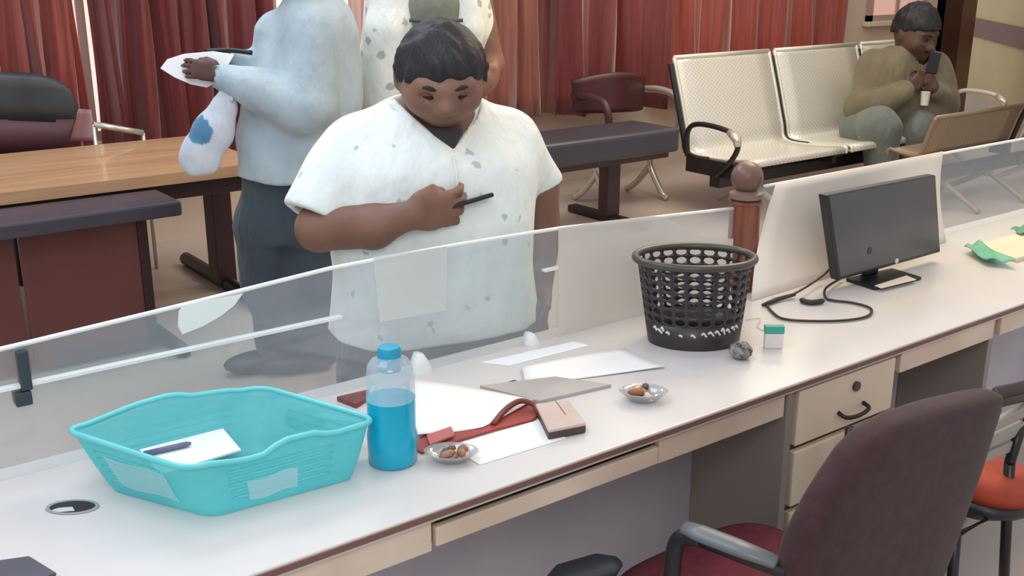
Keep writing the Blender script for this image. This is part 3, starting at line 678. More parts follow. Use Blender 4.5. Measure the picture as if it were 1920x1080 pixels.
# pale broken lettering round the foot
rnd = random.Random(5)
for a0, hh, L, th in ((-2.05, 0.16, 0.05, 0.03), (-1.98, 0.14, 0.10, 0.025), (-1.92, 0.17, 0.04, 0.03), (-1.84, 0.135, 0.05, 0.018), (-1.66, 0.12, 0.04, 0.010), (-1.5, 0.125, 0.05, 0.02), (-1.36, 0.14, 0.06, 0.028), (-1.27, 0.15, 0.07, 0.03), (-1.18, 0.155, 0.07, 0.032), (-1.10, 0.17, 0.05, 0.05), (-1.02, 0.165, 0.06, 0.03), (-0.93, 0.18, 0.06, 0.028), (-0.86, 0.19, 0.05, 0.02)):
    k = 6; a0 = -1.62+(a0+1.45)*1.55; L *= 1.7; hh += 0.055
    pts = [bp(a0+L*(i/k-0.5), hh+th*0.7*math.sin(i/k*math.pi*1.5)) for i in range(k+1)]
    pts = [p+unit(p-bc-Z*(p[2]-bc[2]))*0.0045 for p in pts]; obj('pale_mark', tube(B(), pts, 0.0032, 6), mat('mark_white', 'DDD8D2', 0.6), WB, smooth=True)
# crumpled ball & small carton
c_ = gz(1388, 672, CZ); bm = B(); r = 21/ppm(c_); bmesh.ops.create_icosphere(bm, subdivisions=4, radius=r, matrix=Matrix.Translation(tuple(c_+Z*r*0.78)))
for v in bm.verts:
    p = np.array(v.co)-c_-Z*r*0.78; q = unit(p); f = 1+0.10*math.sin(9*q[0]+5*q[2])*math.sin(8*q[1]-4*q[2]); v.co = tuple(c_+Z*r*0.78+p*np.array([f, f, f*0.78]))
tag(obj('crumpled_ball', bm, mat('ball_speckled', '2B2B2E', 0.35, hx2='A9A8A4', scale=45), smooth=True), 'black and grey speckled ball on the counter right of the waste basket', 'ball')
c_ = gz(1449, 652, CZ); t = thing('small_carton', 'small white box with green top on the counter below the cable', 'box', c_); d_ = c_@hd
k = ppm(c_); zt = gd(1450, 624, d_)[2]
def carton(z0, z1, hw): bm = B(); obox(bm, (c_[0], c_[1], (z0+z1)/2), (RT, np.cross(Z, RT), Z), (hw, 0.011, (z1-z0)/2)); return bm
obj('carton_body', carton(CZ+0.0005, zt, 17/k), mat('carton_white', 'E4DFD6', 0.5, var=0.05), t, bevel=0.002)
obj('carton_top', carton(zt, gd(1450, 610, d_)[2], 18/k), mat('carton_green', '3FA392', 0.45), t, bevel=0.002)
tag(obj('cable_tie', tube(B(), spline([gz(1398, 600, CZ+0.003), gz(1425, 597, CZ+0.003), gz(1420, 612, CZ+0.003), gz(1432, 620, CZ+0.003)], 6), 0.0012, 6), mat('tie_clear', 'CFC4BA', 0.4)), 'thin pale thread lying right of the waste basket', 'thread')

# monitor
MY = 2.03
M = thing('monitor', 'black flat monitor on a dark stand at the right of the counter', 'monitor', (3.1, MY, CZ))
fl = [gy(x, y, MY) for x, y in ((1572, 527), (1764, 473), (1755, 328), (1550, 366))]
fl[2] = fl[2]+Y3*0.0; bk = Y3*0.035
scr_m = mat('monitor_black', '262428', 0.35, var=0.08)
bm = B(); hexa(bm, fl, [p+bk for p in fl]); obj('housing', bm, scr_m, M, bevel=0.006)
ce = sum(fl)/4; sc = [ce+(p-ce)*np.array([0.965, 1, 0.94])-Y3*0.001+Z*0.004 for p in fl]
bm = B(); hexa(bm, sc, [p+Y3*0.003 for p in sc]); scr = obj('screen', bm, mat('screen_dark', '5A5758', 0.25, hx2='4A4A4E', scale=2, spec=0.6), M)
lp = gy(1680, 489, MY); bm = B(); tube(bm, [lp-Y3*0.004, lp+Y3*0.002], 0.009, 18); obj('round_logo', bm, mat('logo_white', 'E8E6DC', 0.5), M)
lp = gy(1630, 470, MY); bm = B(); tube(bm, [lp-Y3*0.0025, lp+Y3*0.002], 0.012, 18); obj('faint_badge', bm, mat('badge_dim', '2A2A2E', 0.4), M)
fb = [gz(x, y, CZ+0.0005) for x, y in ((1585, 527), (1640, 545), (1728, 525), (1672, 508))]
bm = B(); hexa(bm, fb, [p+Z*0.012 for p in fb]); ft = obj('foot', bm, black_m, M, bevel=0.004)
nx = sum(fb)/4; bm = B(); box(bm, nx[0]-0.035, nx[0]+0.035, MY+0.03, MY+0.055, CZ+0.012, CZ+0.2); obj('neck', bm, black_m, M, bevel=0.004)
lb = [gz(x, y, CZ+0.0135) for x, y in ((1640, 536), (1652, 541), (1718, 525), (1700, 517))]
bm = B(); hexa(bm, lb, [p+Z*0.0015 for p in lb]); tag(obj('paper_slip', bm, mat('slip_cream', 'E6DCCB', 0.6)), 'cream paper slip lying on the monitor foot', 'paper')
# cable
zc = CZ+0.006
pts = [gy(1568, 488, MY+0.05), gy(1545, 515, MY+0.08), gz(1500, 545, zc+0.02), gz(1462, 562, zc), gz(1438, 568, zc)]
cp = spline([gz(1436, 568, zc), gz(1446, 583, zc), gz(1470, 598, zc), gz(1530, 602, zc), gz(1590, 600, zc), gz(1628, 592, zc), gz(1632, 578, zc), gz(1600, 568, zc), gz(1560, 563, zc), gz(1548, 558, zc), gz(1546, 545, zc+0.01), gz(1555, 535, zc+0.012), gz(1580, 520, zc+0.01)], 8)
CB = thing('cable', 'thin black cable looping on the counter in front of the monitor', 'cable', gz(1530, 580, CZ))
cab_m = mat('cable_black', '2E2724', 0.45)
obj('cord', tube(tube(B(), cp, 0.0042, 8), spline(pts, 8), 0.0036, 8), cab_m, CB, smooth=True)
obj('plug', tube(B(), spline([gz(1500, 562, zc+0.004), gz(1520, 567, zc+0.004), gz(1545, 564, zc+0.004)], 4), [0.004]+[0.009]*7+[0.005], 8), cab_m, CB, smooth=True)
obj('plug', tube(B(), [gz(1430, 572, zc+0.002), gz(1455, 562, zc+0.004), gz(1490, 552, zc+0.006)], [0.005, 0.008, 0.006], 8), cab_m, CB, smooth=True)
# papers and green cloth at the right end
flat('paper_stack', [(1822, 470), (1925, 438), (1990, 470), (1905, 492)], CZ+0.0005, mat('paper_cream', 'E3D8BF', 0.65, var=0.05), 'stack of cream papers at the right end of the counter', 'papers', 0.016)
bm = sheet(B(), [gz(1808, 462, CZ+0.026), gz(1838, 452, CZ+0.027), gz(1905, 492, CZ+0.026), gz(1850, 486, CZ+0.026)], 14, 8, lambda u, v: Z*(0.006*math.sin(9*u+6*v)))
tag(obj('green_cloth', bm, mat('cloth_green', '6FB89A', 0.7, var=0.15), smooth=True, solid=0.003), 'pale green cloth strip on the edge of the cream papers', 'cloth')
bm = sheet(B(), [gz(1895, 432, CZ+0.022), gz(1930, 420, CZ+0.024), gz(1955, 432, CZ+0.022), gz(1915, 440, CZ+0.022)], 10, 8, lambda u, v: Z*(0.005+0.006*math.sin(9*u+6*v)))
tag(obj('green_folder', bm, mat('folder_green', '5E9A80', 0.6, var=0.1), smooth=True, solid=0.004), 'dull green folder corner on the papers at the picture\'s right edge', 'folder')

# ================================================================== WAITING AREA FURNITURE
steel_m = mat('steel_ivory', 'DDD8CC', 0.3, 0.35, var=0.06, scale=3)
chrome_m = mat('chrome_pale', 'D8D2C4', 0.22, 0.6, var=0.06)
def perforated(name, hx, hx2):
    m = bpy.data.materials.new(name); m.use_nodes = True; nt = m.node_tree; b = nt.nodes['Principled BSDF']
    b.inputs['Roughness'].default_value = 0.32; b.inputs['Metallic'].default_value = 0.3
    tc = nt.nodes.new('ShaderNodeTexCoord'); sp = nt.nodes.new('ShaderNodeSeparateXYZ'); nt.links.new(tc.outputs['Object'], sp.inputs[0])
    def mth(op, a, b=None):
        n = nt.nodes.new('ShaderNodeMath'); n.operation = op
        for i, q in enumerate((a, b)):
            if q is None: continue
            if isinstance(q, (int, float)): n.inputs[i].default_value = q
            else: nt.links.new(q, n.inputs[i])
        return n.outputs[0]
    run = mth('ADD', sp.outputs['Y'], sp.outputs['Z'])
    dots = mth('MULTIPLY', mth('SINE', mth('MULTIPLY', sp.outputs['X'], 150.0)), mth('SINE', mth('MULTIPLY', run, 150.0)))
    r = nt.nodes.new('ShaderNodeValToRGB'); r.color_ramp.elements[0].position = 0.3; r.color_ramp.elements[1].position = 0.6; r.color_ramp.elements[0].color = rgb(hx); r.color_ramp.elements[1].color = rgb(hx2)
    nt.links.new(dots, r.inputs[0]); nt.links.new(r.outputs[0], b.inputs['Base Color']); return m
perf_m = perforated('steel_perforated', 'DEDAD0', 'C4BFB3')
def waiting_bench(label, loc, rot, n, pitch, seat_m, frame_m_, dark, prof, sw, group=None, legs=(0.12, 0.88), arm=True, arm_dark=True):
    """beam seating: x along the row, the sitter looks towards -y"""
    t = thing('waiting_bench', label, 'waiting seats', loc, group); t.rotation_euler.z = rot
    def lo(name, bm, m, par, **k):
        me = bpy.data.meshes.new(name); bmesh.ops.recalc_face_normals(bm, faces=bm.faces); bm.to_mesh(me); bm.free(); me.materials.append(m)
        o = bpy.data.objects.new(name, me); COL.objects.link(o); o.parent = par
        if k.get('smooth'):
            for p in me.polygons: p.use_smooth = True
        if k.get('solid'): md = o.modifiers.new('s', 'SOLIDIFY'); md.thickness = k['solid']; md.offset = 0
        if k.get('bevel'): md = o.modifiers.new('b', 'BEVEL'); md.width = k['bevel']; md.segments = 2; md.limit_method = 'ANGLE'
        return o
    W = n*pitch; cv = spline([np.array([0, y, z]) for y, z in prof], 5)
    for i in range(n):
        x0 = i*pitch+(pitch-sw)/2; bm = B(); g = []
        for p in cv: g.append([bm.verts.new((x0+sw*k/6, p[1], p[2])) for k in range(7)])
        for a in range(len(cv)-1):
            for k in range(6): bm.faces.new((g[a][k], g[a][k+1], g[a+1][k+1], g[a+1][k]))
        s = lo('seat', bm, seat_m, t, smooth=True, solid=0.012)
        for x in (x0, x0+sw):
            bm = B(); tube(bm, [(x, p[1], p[2]) for p in cv], 0.016, 8); lo('seat_edge', bm, frame_m_, s, smooth=True)
        bm = B(); tube(bm, [(x0, cv[-1][1], cv[-1][2]), (x0+sw, cv[-1][1], cv[-1][2])], 0.018, 8); lo('top_rail', bm, frame_m_, s, smooth=True)
    y1, z1 = prof[0][0]+0.3, prof[0][1]-0.13
    bm = B(); box(bm, -0.02, W+0.02, y1-0.05, y1+0.05, z1-0.05, z1+0.04); lo('beam', bm, dark, t, bevel=0.006)
    for i in range(n):
        xx = i*pitch
        bm = B(); box(bm, xx-0.025, xx+0.025, prof[0][0]+0.12, prof[3][0]+0.02, z1+0.03, prof[2][1]-0.0); tube(bm, [(xx, p[1]+0.012, p[2]) for p in cv[12:-1]], 0.022, 8); lo('bracket', bm, dark, t, bevel=0.004)
    for f in legs:
        xx = W*f
        bm = B(); tube(bm, [(xx, y1, z1), (xx, y1, z1-0.1)], 0.032, 10)
        for sg in (-1, 1): tube(bm, spline([(xx, y1, z1-0.06), (xx, y1+sg*0.10, z1-0.12), (xx, y1+sg*0.27, 0.05), (xx, y1+sg*0.33, 0.014)], 5), 0.022, 8)
        lo('leg', bm, frame_m_, t, smooth=True)
    if arm:
        for xx, m_ in ((-0.05, dark if arm_dark else frame_m_), (W+0.05, frame_m_)):
            z0 = prof[0][1]; ap = spline([(xx, prof[3][0]-0.02, z0+0.02), (xx, prof[3][0]-0.01, z0+0.2), (xx, prof[3][0]-0.12, z0+0.27), (xx, prof[0][0]+0.16, z0+0.25), (xx, prof[0][0]+0.07, z0+0.17), (xx, prof[0][0]+0.12, z0+0.05), (xx, y1-0.02, z1+0.03)], 6)
            bm = B(); tube(bm, ap, 0.020, 8); a = lo('armrest', bm, m_, t, smooth=True)
            bm = B(); tube(bm, [ap[18], ap[22], ap[25]], [0.026, 0.034, 0.026], 8); lo('arm_cap', bm, chrome_m, a, smooth=True)
    return t
prof = [(-0.02, 0.385), (0.0, 0.43), (0.22, 0.405), (0.55, 0.405), (0.62, 0.55), (0.70, 0.80), (0.80, 1.10)]
waiting_bench('row of ivory steel waiting seats under the right curtain, with a man sitting in it', (5.82, 4.98, 0), 0, 3, 1.14, perf_m, steel_m, black_m, prof, 1.07)
prof2 = [(0.16, 0.395), (0.18, 0.43), (0.28, 0.415), (0.42, 0.415), (0.46, 0.5), (0.49, 0.6), (0.53, 0.705)]
brown_steel = perforated('steel_brown', '998570', '85745F')
waiting_bench('row of greyish brown steel seats seen from behind, facing the sitting man', (8.36, 4.88, 0), math.pi, 1, 1.30, brown_steel, mat('brown_frame', '8E7B64', 0.35, 0.3), black_m, prof2, 1.20, legs=(0.25, 0.75), arm=False)
waiting_bench('further greyish brown steel seat from behind at the right picture edge', (9.75, 4.86, 0), math.pi, 1, 1.34, brown_steel, chrome_m, black_m, prof2, 1.24, legs=(0.25, 0.75), arm=False)

# wooden table at the left, black frame
W0 = thing('wooden_table', 'long light wooden table with black frame before the left curtains', 'table', (0.8, 5.7, 0))
tw = mat('table_wood', 'C9A27C', 0.35, hx2='B88C66', scale=3, stretch=(0.5, 9, 9), coat=0.2)
obj('tabletop', box(B(), -1.2, 2.28, 5.14, 6.22, 0.775, 0.80), tw, W0, bevel=0.004)
obj('edge_band', box(B(), -1.2, 2.285, 5.13, 5.142, 0.745, 0.80), tw, W0)
obj('frame', box(box(B(), -1.15, 2.25, 5.17, 5.23, 0.66, 0.775), -1.15, 2.25, 6.1, 6.16, 0.70, 0.775), mat('frame_plum', '3A2026', 0.4), W0, bevel=0.004)
fr = mat('frame_plum', '3A2026')
for x in (2.2, -0.9):
    bm = B(); box(bm, x-0.055, x+0.055, 5.62, 5.76, 0.04, 0.775); box(bm, x-0.05, x+0.05, 5.3, 6.1, 0.66, 0.72); obj('leg', bm, fr, W0, bevel=0.006)
    bm = B(); tube(bm, [(x, 5.15, 0.035), (x, 6.28, 0.04)], 0.04, 10); obj('foot_bar', bm, black_m, W0, smooth=True)
obj('bracket', box(B(), 1.62, 1.70, 5.16, 5.2, 0.62, 0.72), fr, W0)

# reddish brown desk in front of it
D = thing('brown_desk', 'reddish brown desk with dark slab top in front of the light wooden table', 'desk', (0.8, 5.0, 0))
rb_m = mat('desk_redbrown', '6B3A36', 0.32, hx2='5A2E2E', scale=2.5, stretch=(1, 1, 0.4), coat=0.3)
slab = mat('desk_slab', '4A4550', 0.35, var=0.2, scale=3)
obj('top_slab', box(B(), -0.6, 1.68, 4.78, 5.12, 0.665, 0.735), slab, D, bevel=0.012)
obj('front_panel', box(B(), 0.985, 1.50, 4.9, 4.93, 0.02, 0.665), rb_m, D, bevel=0.003)
obj('front_panel', box(B(), -0.5, 0.965, 4.905, 4.93, 0.02, 0.665), rb_m, D, bevel=0.003)
obj('leg', box(B(), 1.50, 1.545, 4.89, 5.0, 0.03, 0.665), fr, D, bevel=0.004)
obj('leg', box(B(), -0.55, -0.5, 4.89, 5.0, 0.03, 0.665), fr, D, bevel=0.004)
obj('foot_bar', tube(B(), [(1.60, 4.70, 0.035), (1.60, 5.10, 0.035)], 0.032, 8), fr, D, smooth=True)
obj('foot_bar', tube(B(), [(-0.5, 4.70, 0.035), (-0.5, 5.10, 0.035)], 0.032, 8), fr, D, smooth=True)

# low black padded table in the middle
K = thing('padded_table', 'low black padded table with T-shaped leg behind the near man', 'table', (4.6, 5.5, 0))
pad = mat('pad_black', '3B3A42', 0.4, var=0.15, scale=4, spec=0.5)
obj('padded_top', box(B(), 2.9, 5.42, 5.25, 5.74, 0.51, 0.68), pad, K, bevel=0.03, segs=3)
obj('under_frame', box(B(), 2.95, 5.38, 5.32, 5.68, 0.465, 0.51), fr, K, bevel=0.004)
for x in (5.05, 3.2):
    obj('leg', box(B(), x-0.06, x+0.06, 5.52, 5.62, 0.05, 0.47), fr, K, bevel=0.006)
    obj('foot_bar', box(B(), x-0.045, x+0.045, 5.2, 5.98, 0.004, 0.055), black_m, K, bevel=0.01)
# dark maroon armchair behind it
t = thing('maroon_armchair', 'dark maroon waiting chair with pale arms behind the black padded table', 'chair', (5.6, 6.15, 0))
mr = mat('maroon_dark', '4A2426', 0.45, var=0.2)
p = [gy(x, y, 6.2) for x, y in ((1072, 150), (1205, 142), (1200, 205), (1078, 210))]
bm = sheet(B(), p, 10, 8, lambda u, v: Y3*(-0.10*math.sin(math.pi*u))+Z*0.05*math.sin(math.pi*u)*(1-v)); obj('backrest', bm, mr, t, smooth=True, solid=0.05)
zz = 0.46; xa, xb = p[3][0], p[2][0]
obj('seat', box(B(), xa, xb, 5.82, 6.25, zz-0.06, zz), mr, t, bevel=0.02)
for xx, m_ in ((xa, mr), (xb+0.06, chrome_m)):
    bm = B(); tube(bm, spline([(xx, 6.22, 0.82), (xx, 6.05, 0.83), (xx, 5.88, 0.80), (xx, 5.82, 0.70), (xx+0.02, 5.85, 0.55), (xx+0.04, 5.98, 0.45)], 6), 0.028, 8); obj('armrest', bm, m_, t, smooth=True)
for xx in (xa+0.06, xb-0.06):
    bm = B(); tube(bm, spline([(xx, 6.02, 0.42), (xx, 6.0, 0.25), (xx, 5.86, 0.06), (xx, 5.8, 0.02)], 6), 0.025, 8); tube(bm, spline([(xx, 6.0, 0.25), (xx, 6.14, 0.1), (xx, 6.26, 0.02)], 6), 0.025, 8); obj('leg', bm, chrome_m, t, smooth=True)

# dark chair tucked behind the wooden table at far left
t = thing('dark_chair', 'dark grey padded chair tucked behind the light wooden table, far left', 'chair', (1.0, 6.4, 0))
lv = []
for y, L, R, dd in ((285, -30, 118, 0.04), (262, -30, 130, 0.045), (222, -36, 140, 0.05)): lv.append((gy(L, y, 6.42), gy(R, y, 6.42), dd))
bm = rings(B(), lv, 28, 5); obj('seat_back_lower', bm, mat('plum', '4A2430', 0.5, var=0.15), t, smooth=True)
lv = []
for y, L, R, dd in ((222, -36, 140, 0.05), (190, -38, 145, 0.055), (160, -36, 132, 0.055), (143, -30, 105, 0.05), (134, -15, 70, 0.03)): lv.append((gy(L, y, 6.42), gy(R, y+0.05*(R), 6.42), dd))
bm = rings(B(), lv, 28, 4); obj('backrest', bm, mat('chair_slate', '3B4146', 0.45, hx2='2C3136', scale=4), t, smooth=True)
for px in (8, 118):
    q = gy(px, 280, 6.42); bm = B(); tube(bm, [(q[0], 6.42, 0.0), (q[0], 6.42, q[2]+0.05)], 0.022, 8); obj('leg', bm, black_m, t, smooth=True)
bm = B(); tube(bm, [gy(175, 233, 6.3), gy(268, 249, 6.3)], 0.018, 8)
a_ = gy(175, 233, 6.3); tube(bm, [a_, a_*np.array([1, 1, 0])], 0.012, 8); a_ = gy(268, 249, 6.3); tube(bm, [a_, a_*np.array([1, 1, 0])], 0.012, 8)
tag(obj('metal_rail', bm, chrome_m, smooth=True), 'thin white metal rail below the dark red curtain', 'rail')
# pinkish upright cloth strip at the gap
bm = sheet(B(), [gy(148, 205, 6.5), gy(168, 205, 6.5), gy(178, 262, 6.5), gy(120, 268, 6.5)], 6, 6, lambda u, v: Y3*0.03*math.sin(5*u)); tag(obj('pink_cloth', bm, mat('cloth_pink', 'B98A8C', 0.7, var=0.1), smooth=True, solid=0.006), 'dusty pink cloth hanging by the dark chair at the bright gap', 'cloth')

# ================================================================== OFFICE CHAIRS ON OUR SIDE
mar_m = mat('chair_maroon', '43282B', 0.9, hx2='382124', scale=30, bump=0.25, bscale=300, sheen=0.1)
seat_mar = mat('seat_maroon', '7A2F3A', 0.85, hx2='6B2832', scale=30, bump=0.25, bscale=300)
plast = mat('chair_plastic', '232427', 0.4, var=0.1); OY = 1.16
t = thing('office_chair', 'maroon office chair with black arms in front of the drawers', 'chair', (1.85, 1.3, 0))
lv = []
for L, R, dd in (((1540, 1200), (1700, 1230), 0.02), ((1478, 1160), (1725, 1170), 0.04), ((1462, 1085), (1752, 1082), 0.05), ((1482, 1010), (1782, 1000), 0.052), ((1518, 940), (1806, 930), 0.052), ((1550, 890), (1828, 868), 0.052), ((1578, 848), (1848, 806), 0.05), ((1610, 815), (1864, 762), 0.046), ((1650, 790), (1868, 738), 0.04), ((1700, 768), (1858, 731), 0.028), ((1740, 757), (1845, 730), 0.012)):
    lv.append((gy(*L, OY), gy(*R, OY), dd))
obj('backrest', rings(B(), lv, 40, 3.2), mar_m, t, smooth=True)
s_l, s_r, sy, sz = 1.47, 2.02, 1.44, 0.40
bm = rings(B(), [((s_l+0.06, sy, sz-0.07), (s_r-0.06, sy, sz-0.07), 0.15), ((s_l, sy, sz-0.04), (s_r, sy, sz-0.04), 0.2), ((s_l, sy, sz), (s_r, sy, sz), 0.2), ((s_l+0.05, sy, sz+0.025), (s_r-0.05, sy, sz+0.025), 0.16)], 40, 4); obj('seat', bm, seat_mar, t, smooth=True)
for k_, (xo, yo) in enumerate(((0, 0), (0.62, 0.0))):
    a0 = gz(1292, 992, 0.655)+X3*xo; a1 = gz(1475, 1062, 0.655)+X3*xo; a0[1] = max(a0[1], 1.37); bm = B()
    u = unit(a1-a0); tube(bm, [a0-u*0.01, a0+u*0.03, (a0+a1)/2, a1-u*0.02], [0.022, 0.027, 0.027, 0.02], 12, flat=(Z, 0.55)); ar = obj('arm_pad', bm, mat('arm_grey', '6F7478', 0.35, var=0.08), t, smooth=True)
    bm = B(); tube(bm, spline([a0+u*0.03-Z*0.012, a0-u*0.02-Z*0.03, a0-u*0.035-Z*0.1, a0-u*0.02-Z*0.22, a0+u*0.06+X3*(0.1 if not k_ else -0.1)-Z*0.245], 6), 0.019, 10); tube(bm, [a0-Z*0.016, a1-Z*0.016], 0.014, 8); obj('arm_support', bm, plast, ar, smooth=True)
obj('spine', tube(B(), spline([(1.85, OY+0.05, 0.62), (1.84, OY+0.07, 0.45), (1.82, OY+0.1, 0.33), (1.8, 1.4, 0.31)], 6), 0.03, 8), plast, t, smooth=True)
obj('gas_column', tube(B(), [(1.8, 1.43, 0.1), (1.8, 1.43, 0.34)], 0.03, 12), plast, t, smooth=True)
bs = obj('star_base', (lambda bm: [tube(bm, [(1.8, 1.43, 0.11), (1.8+0.27*math.cos(a), 1.43+0.27*math.sin(a), 0.07)], [0.03, 0.018], 8) for a in [k*1.2566+0.3 for k in range(5)]] and bm)(B()), plast, t, smooth=True)
for k in range(5):
    a = k*1.2566+0.3; c = (1.8+0.27*math.cos(a), 1.43+0.27*math.sin(a), 0.03); bm = B(); bmesh.ops.create_uvsphere(bm, u_segments=12, v_segments=8, radius=0.03, matrix=Matrix.Translation(c)); obj('castor', bm, plast, bs, smooth=True)

# second chair at the right edge: black tube frame, slatted back, orange cushion
t = thing('slatted_chair', 'black-framed chair with grey slatted back and orange cushion at the right edge', 'chair', (2.5, 1.25, 0)); SY = 1.22
tb = mat('tube_black', '141416', 0.35)
for a, b in (((1893, 868), (1897, 1068)), ((1792, 1000), (1796, 1090))):
    p, q = gy(*a, SY), gy(*b, SY); q[2] = 0; bm = B(); tube(bm, [p, q], 0.014, 10); obj('leg', bm, tb, t, smooth=True)
p = gy(1893, 868, SY); bm = B(); tube(bm, spline([p, gy(1908, 820, SY), gy(1925, 775, SY+0.02), gy(1940, 715, SY+0.03)], 6), 0.014, 10); obj('back_post', bm, tb, t, smooth=True)
for x in (1893, 1792):
    q = gy(x, 880, SY)+Y3*0.3; bm = B(); tube(bm, [q, q*np.array([1, 1, 0])], 0.014, 10); obj('leg', bm, tb, t, smooth=True)
qa, qb = gy(1792, 935, SY), gy(1893, 900, SY); qa[2] = qb[2] = 0.43
bm = B(); tube(bm, [qa, qb, qb+Y3*0.3, qa+Y3*0.3], 0.012, 8, closed=True); obj('seat_ring', bm, tb, t, smooth=True)
bm = B(); tube(bm, spline([gy(1815, 890, SY), gy(1822, 830, SY), gy(1838, 765, SY+0.02)], 6), 0.012, 8); obj('back_post', bm, tb, t, smooth=True)
sl = mat('slat_grey', '9C948A', 0.5, var=0.08)
for i, (ya, yb) in enumerate(((806, 770), (836, 800), (860, 828))):
    P = [gy(1842-i*8, ya, SY), gy(1960, yb-26, SY), gy(1960, yb-6, SY), gy(1838-i*8, ya+18, SY)]
    bm = B(); hexa(bm, P, [q+Y3*0.02 for q in P]); obj('slat', bm, sl, t, bevel=0.003)
bm = B(); tube(bm, [gy(1866, 738, SY+0.01), gy(1990, 706, SY+0.03)], 0.018, 10, flat=(Y3, 0.6)); obj('top_bar', bm, mat('bar_brown', '4A3A3A', 0.5), t, smooth=True)
bm = B(); tube(bm, [gy(1850, 760, SY+0.01), gy(1990, 728, SY+0.03)], 0.014, 10, flat=(Y3, 0.6)); obj('top_bar', bm, mat('bar_brown', '4A3A3A', 0.5), t, smooth=True)
lv = [(gy(1800, 940, SY+0.1), gy(1850, 920, SY+0.1), 0.08), (gy(1780, 925, SY+0.1), gy(1878, 895, SY+0.1), 0.15), (gy(1780, 895, SY+0.1), gy(1887, 868, SY+0.1), 0.17), (gy(1790, 880, SY+0.1), gy(1880, 858, SY+0.1), 0.15), (gy(1805, 870, SY+0.1), gy(1865, 854, SY+0.1), 0.1)]
obj('cushion', rings(B(), lv, 28, 2.6), mat('cushion_orange', 'B5482E', 0.7, hx2='A03E28', scale=12), t, smooth=True)
lv = [(gy(1775, 955, SY+0.1), gy(1840, 935, SY+0.1), 0.1), (gy(1775, 942, SY+0.1), gy(1866, 918, SY+0.1), 0.15), (gy(1772, 930, SY+0.1), gy(1885, 898, SY+0.1), 0.16)]
obj('seat_shell', rings(B(), lv, 28, 3), plast, t, smooth=True)
# low dark stool whose end shows under the counter edge
t = thing('stool', 'dark padded stool end at the bottom edge, under the counter', 'stool', (1.3, 1.5, 0))
a, b = gz(1158, 1052, 0.5), gz(1040, 1092, 0.5)
bm = B(); tube(bm, [a, a*0.8+b*0.2, b*0.8+a*0.2, b], [0.02, 0.045, 0.05, 0.03], 12, flat=(Z, 0.45)); obj('stool_top', bm, mat('stool_dark', '3C3F46', 0.45, var=0.1), t, smooth=True)
for q in (a*0.85+b*0.15, a*0.2+b*0.8): bm = B(); tube(bm, [q*np.array([1, 1, 0]), q], 0.014, 8); obj('leg', bm, tb, t, smooth=True)

# ================================================================== PEOPLE
def cloth(name, hx, hx2=None, rough=0.85, spots=None, bump=0.2, stripes=None):
    m = mat(name, hx, rough, hx2=hx2 or hx, scale=5, bump=0.55, bscale=7, bdist=0.045, stretch=(1.6, 1.6, 0.8), sheen=0.15)
    if spots:
        nt = m.node_tree; b = nt.nodes['Principled BSDF']; src = b.inputs['Base Color'].links[0].from_socket
        tc = nt.nodes.new('ShaderNodeTexCoord'); v = nt.nodes.new('ShaderNodeTexVoronoi'); v.inputs['Scale'].default_value = spots[0]; v.inputs['Randomness'].default_value = 0.9
        nn = nt.nodes.new('ShaderNodeTexNoise'); nn.inputs['Scale'].default_value = 40
        ad = nt.nodes.new('ShaderNodeVectorMath'); ad.operation = 'MULTIPLY_ADD'; ad.inputs[1].default_value = (0.03,)*3
        nt.links.new(tc.outputs['Object'], nn.inputs['Vector']); nt.links.new(nn.outputs['Color'], ad.inputs[0]); nt.links.new(tc.outputs['Object'], ad.inputs[2]); nt.links.new(ad.outputs[0], v.inputs['Vector'])
        r = nt.nodes.new('ShaderNodeValToRGB'); r.color_ramp.elements[0].position = spots[1]; r.color_ramp.elements[1].position = spots[1]+0.05
        r.color_ramp.elements[0].color = (1, 1, 1, 1); r.color_ramp.elements[1].color = (0, 0, 0, 1); nt.links.new(v.outputs['Distance'], r.inputs[0])
        mx = nt.nodes.new('ShaderNodeMix'); mx.data_type = 'RGBA'; mx.inputs['B'].default_value = rgb(spots[2]); nt.links.new(r.outputs[0], mx.inputs['Factor']); nt.links.new(src, mx.inputs['A']); nt.links.new(mx.outputs['Result'], b.inputs['Base Color'])
    return m
def folds(amp, seed, s=9.0):
    rnd = np.random.RandomState(seed); D = rnd.normal(size=(5, 3))*s; D[:, 2] *= 0.8; ph = rnd.uniform(0, 6, 5)
    def f(P):
        q = np.zeros(len(P))
        for i in range(5): q += np.sin(P@D[i]+ph[i]+1.5*np.sin(P@D[(i+1) % 5]*0.6))
        return amp*q/2.2
    return f
skin_m = [mat('skin_warm', '84604F', 0.55, hx2='775444', scale=9), mat('skin_deep', '5A3E36', 0.55, hx2='4E352F', scale=9), mat('skin_tan', '8A6350', 0.55, hx2='7C5646', scale=9), mat('skin_brown', '5E4536', 0.55, hx2='513A2E', scale=9)]
hair_m = mat('hair_black', '1E1B20', 0.6, hx2='141216', scale=60, stretch=(1, 1, 0.3), bump=0.4, bscale=120)
class Frame:
    def __init__(s, d0, x0, slope=0.0):
        s.d0, s.x0, s.sl = d0, x0, slope
        a, b = s.J(x0-100, 300), s.J(x0+100, 300); u = b-a; u[2] = 0; s.u = unit(u); s.w = unit(np.cross(s.u, Z)); s.w = s.w if s.w@hd < 0 else -s.w
    def J(s, x, y, w=0.0): return gd(x, y, s.d0+(x-s.x0)*s.sl-w)
    def m(s, px): return px/ppm(s.J(s.x0, 250))
    def lev(s, rows, grow=0.0):
        out = []
        for y, L, R, dh, w in rows:
            a, b = s.J(L, y, w), s.J(R, y, w); c = (a+b)/2; out.append((c[2], c, abs((b-a)@s.u)/2+grow, dh+grow))
        return out
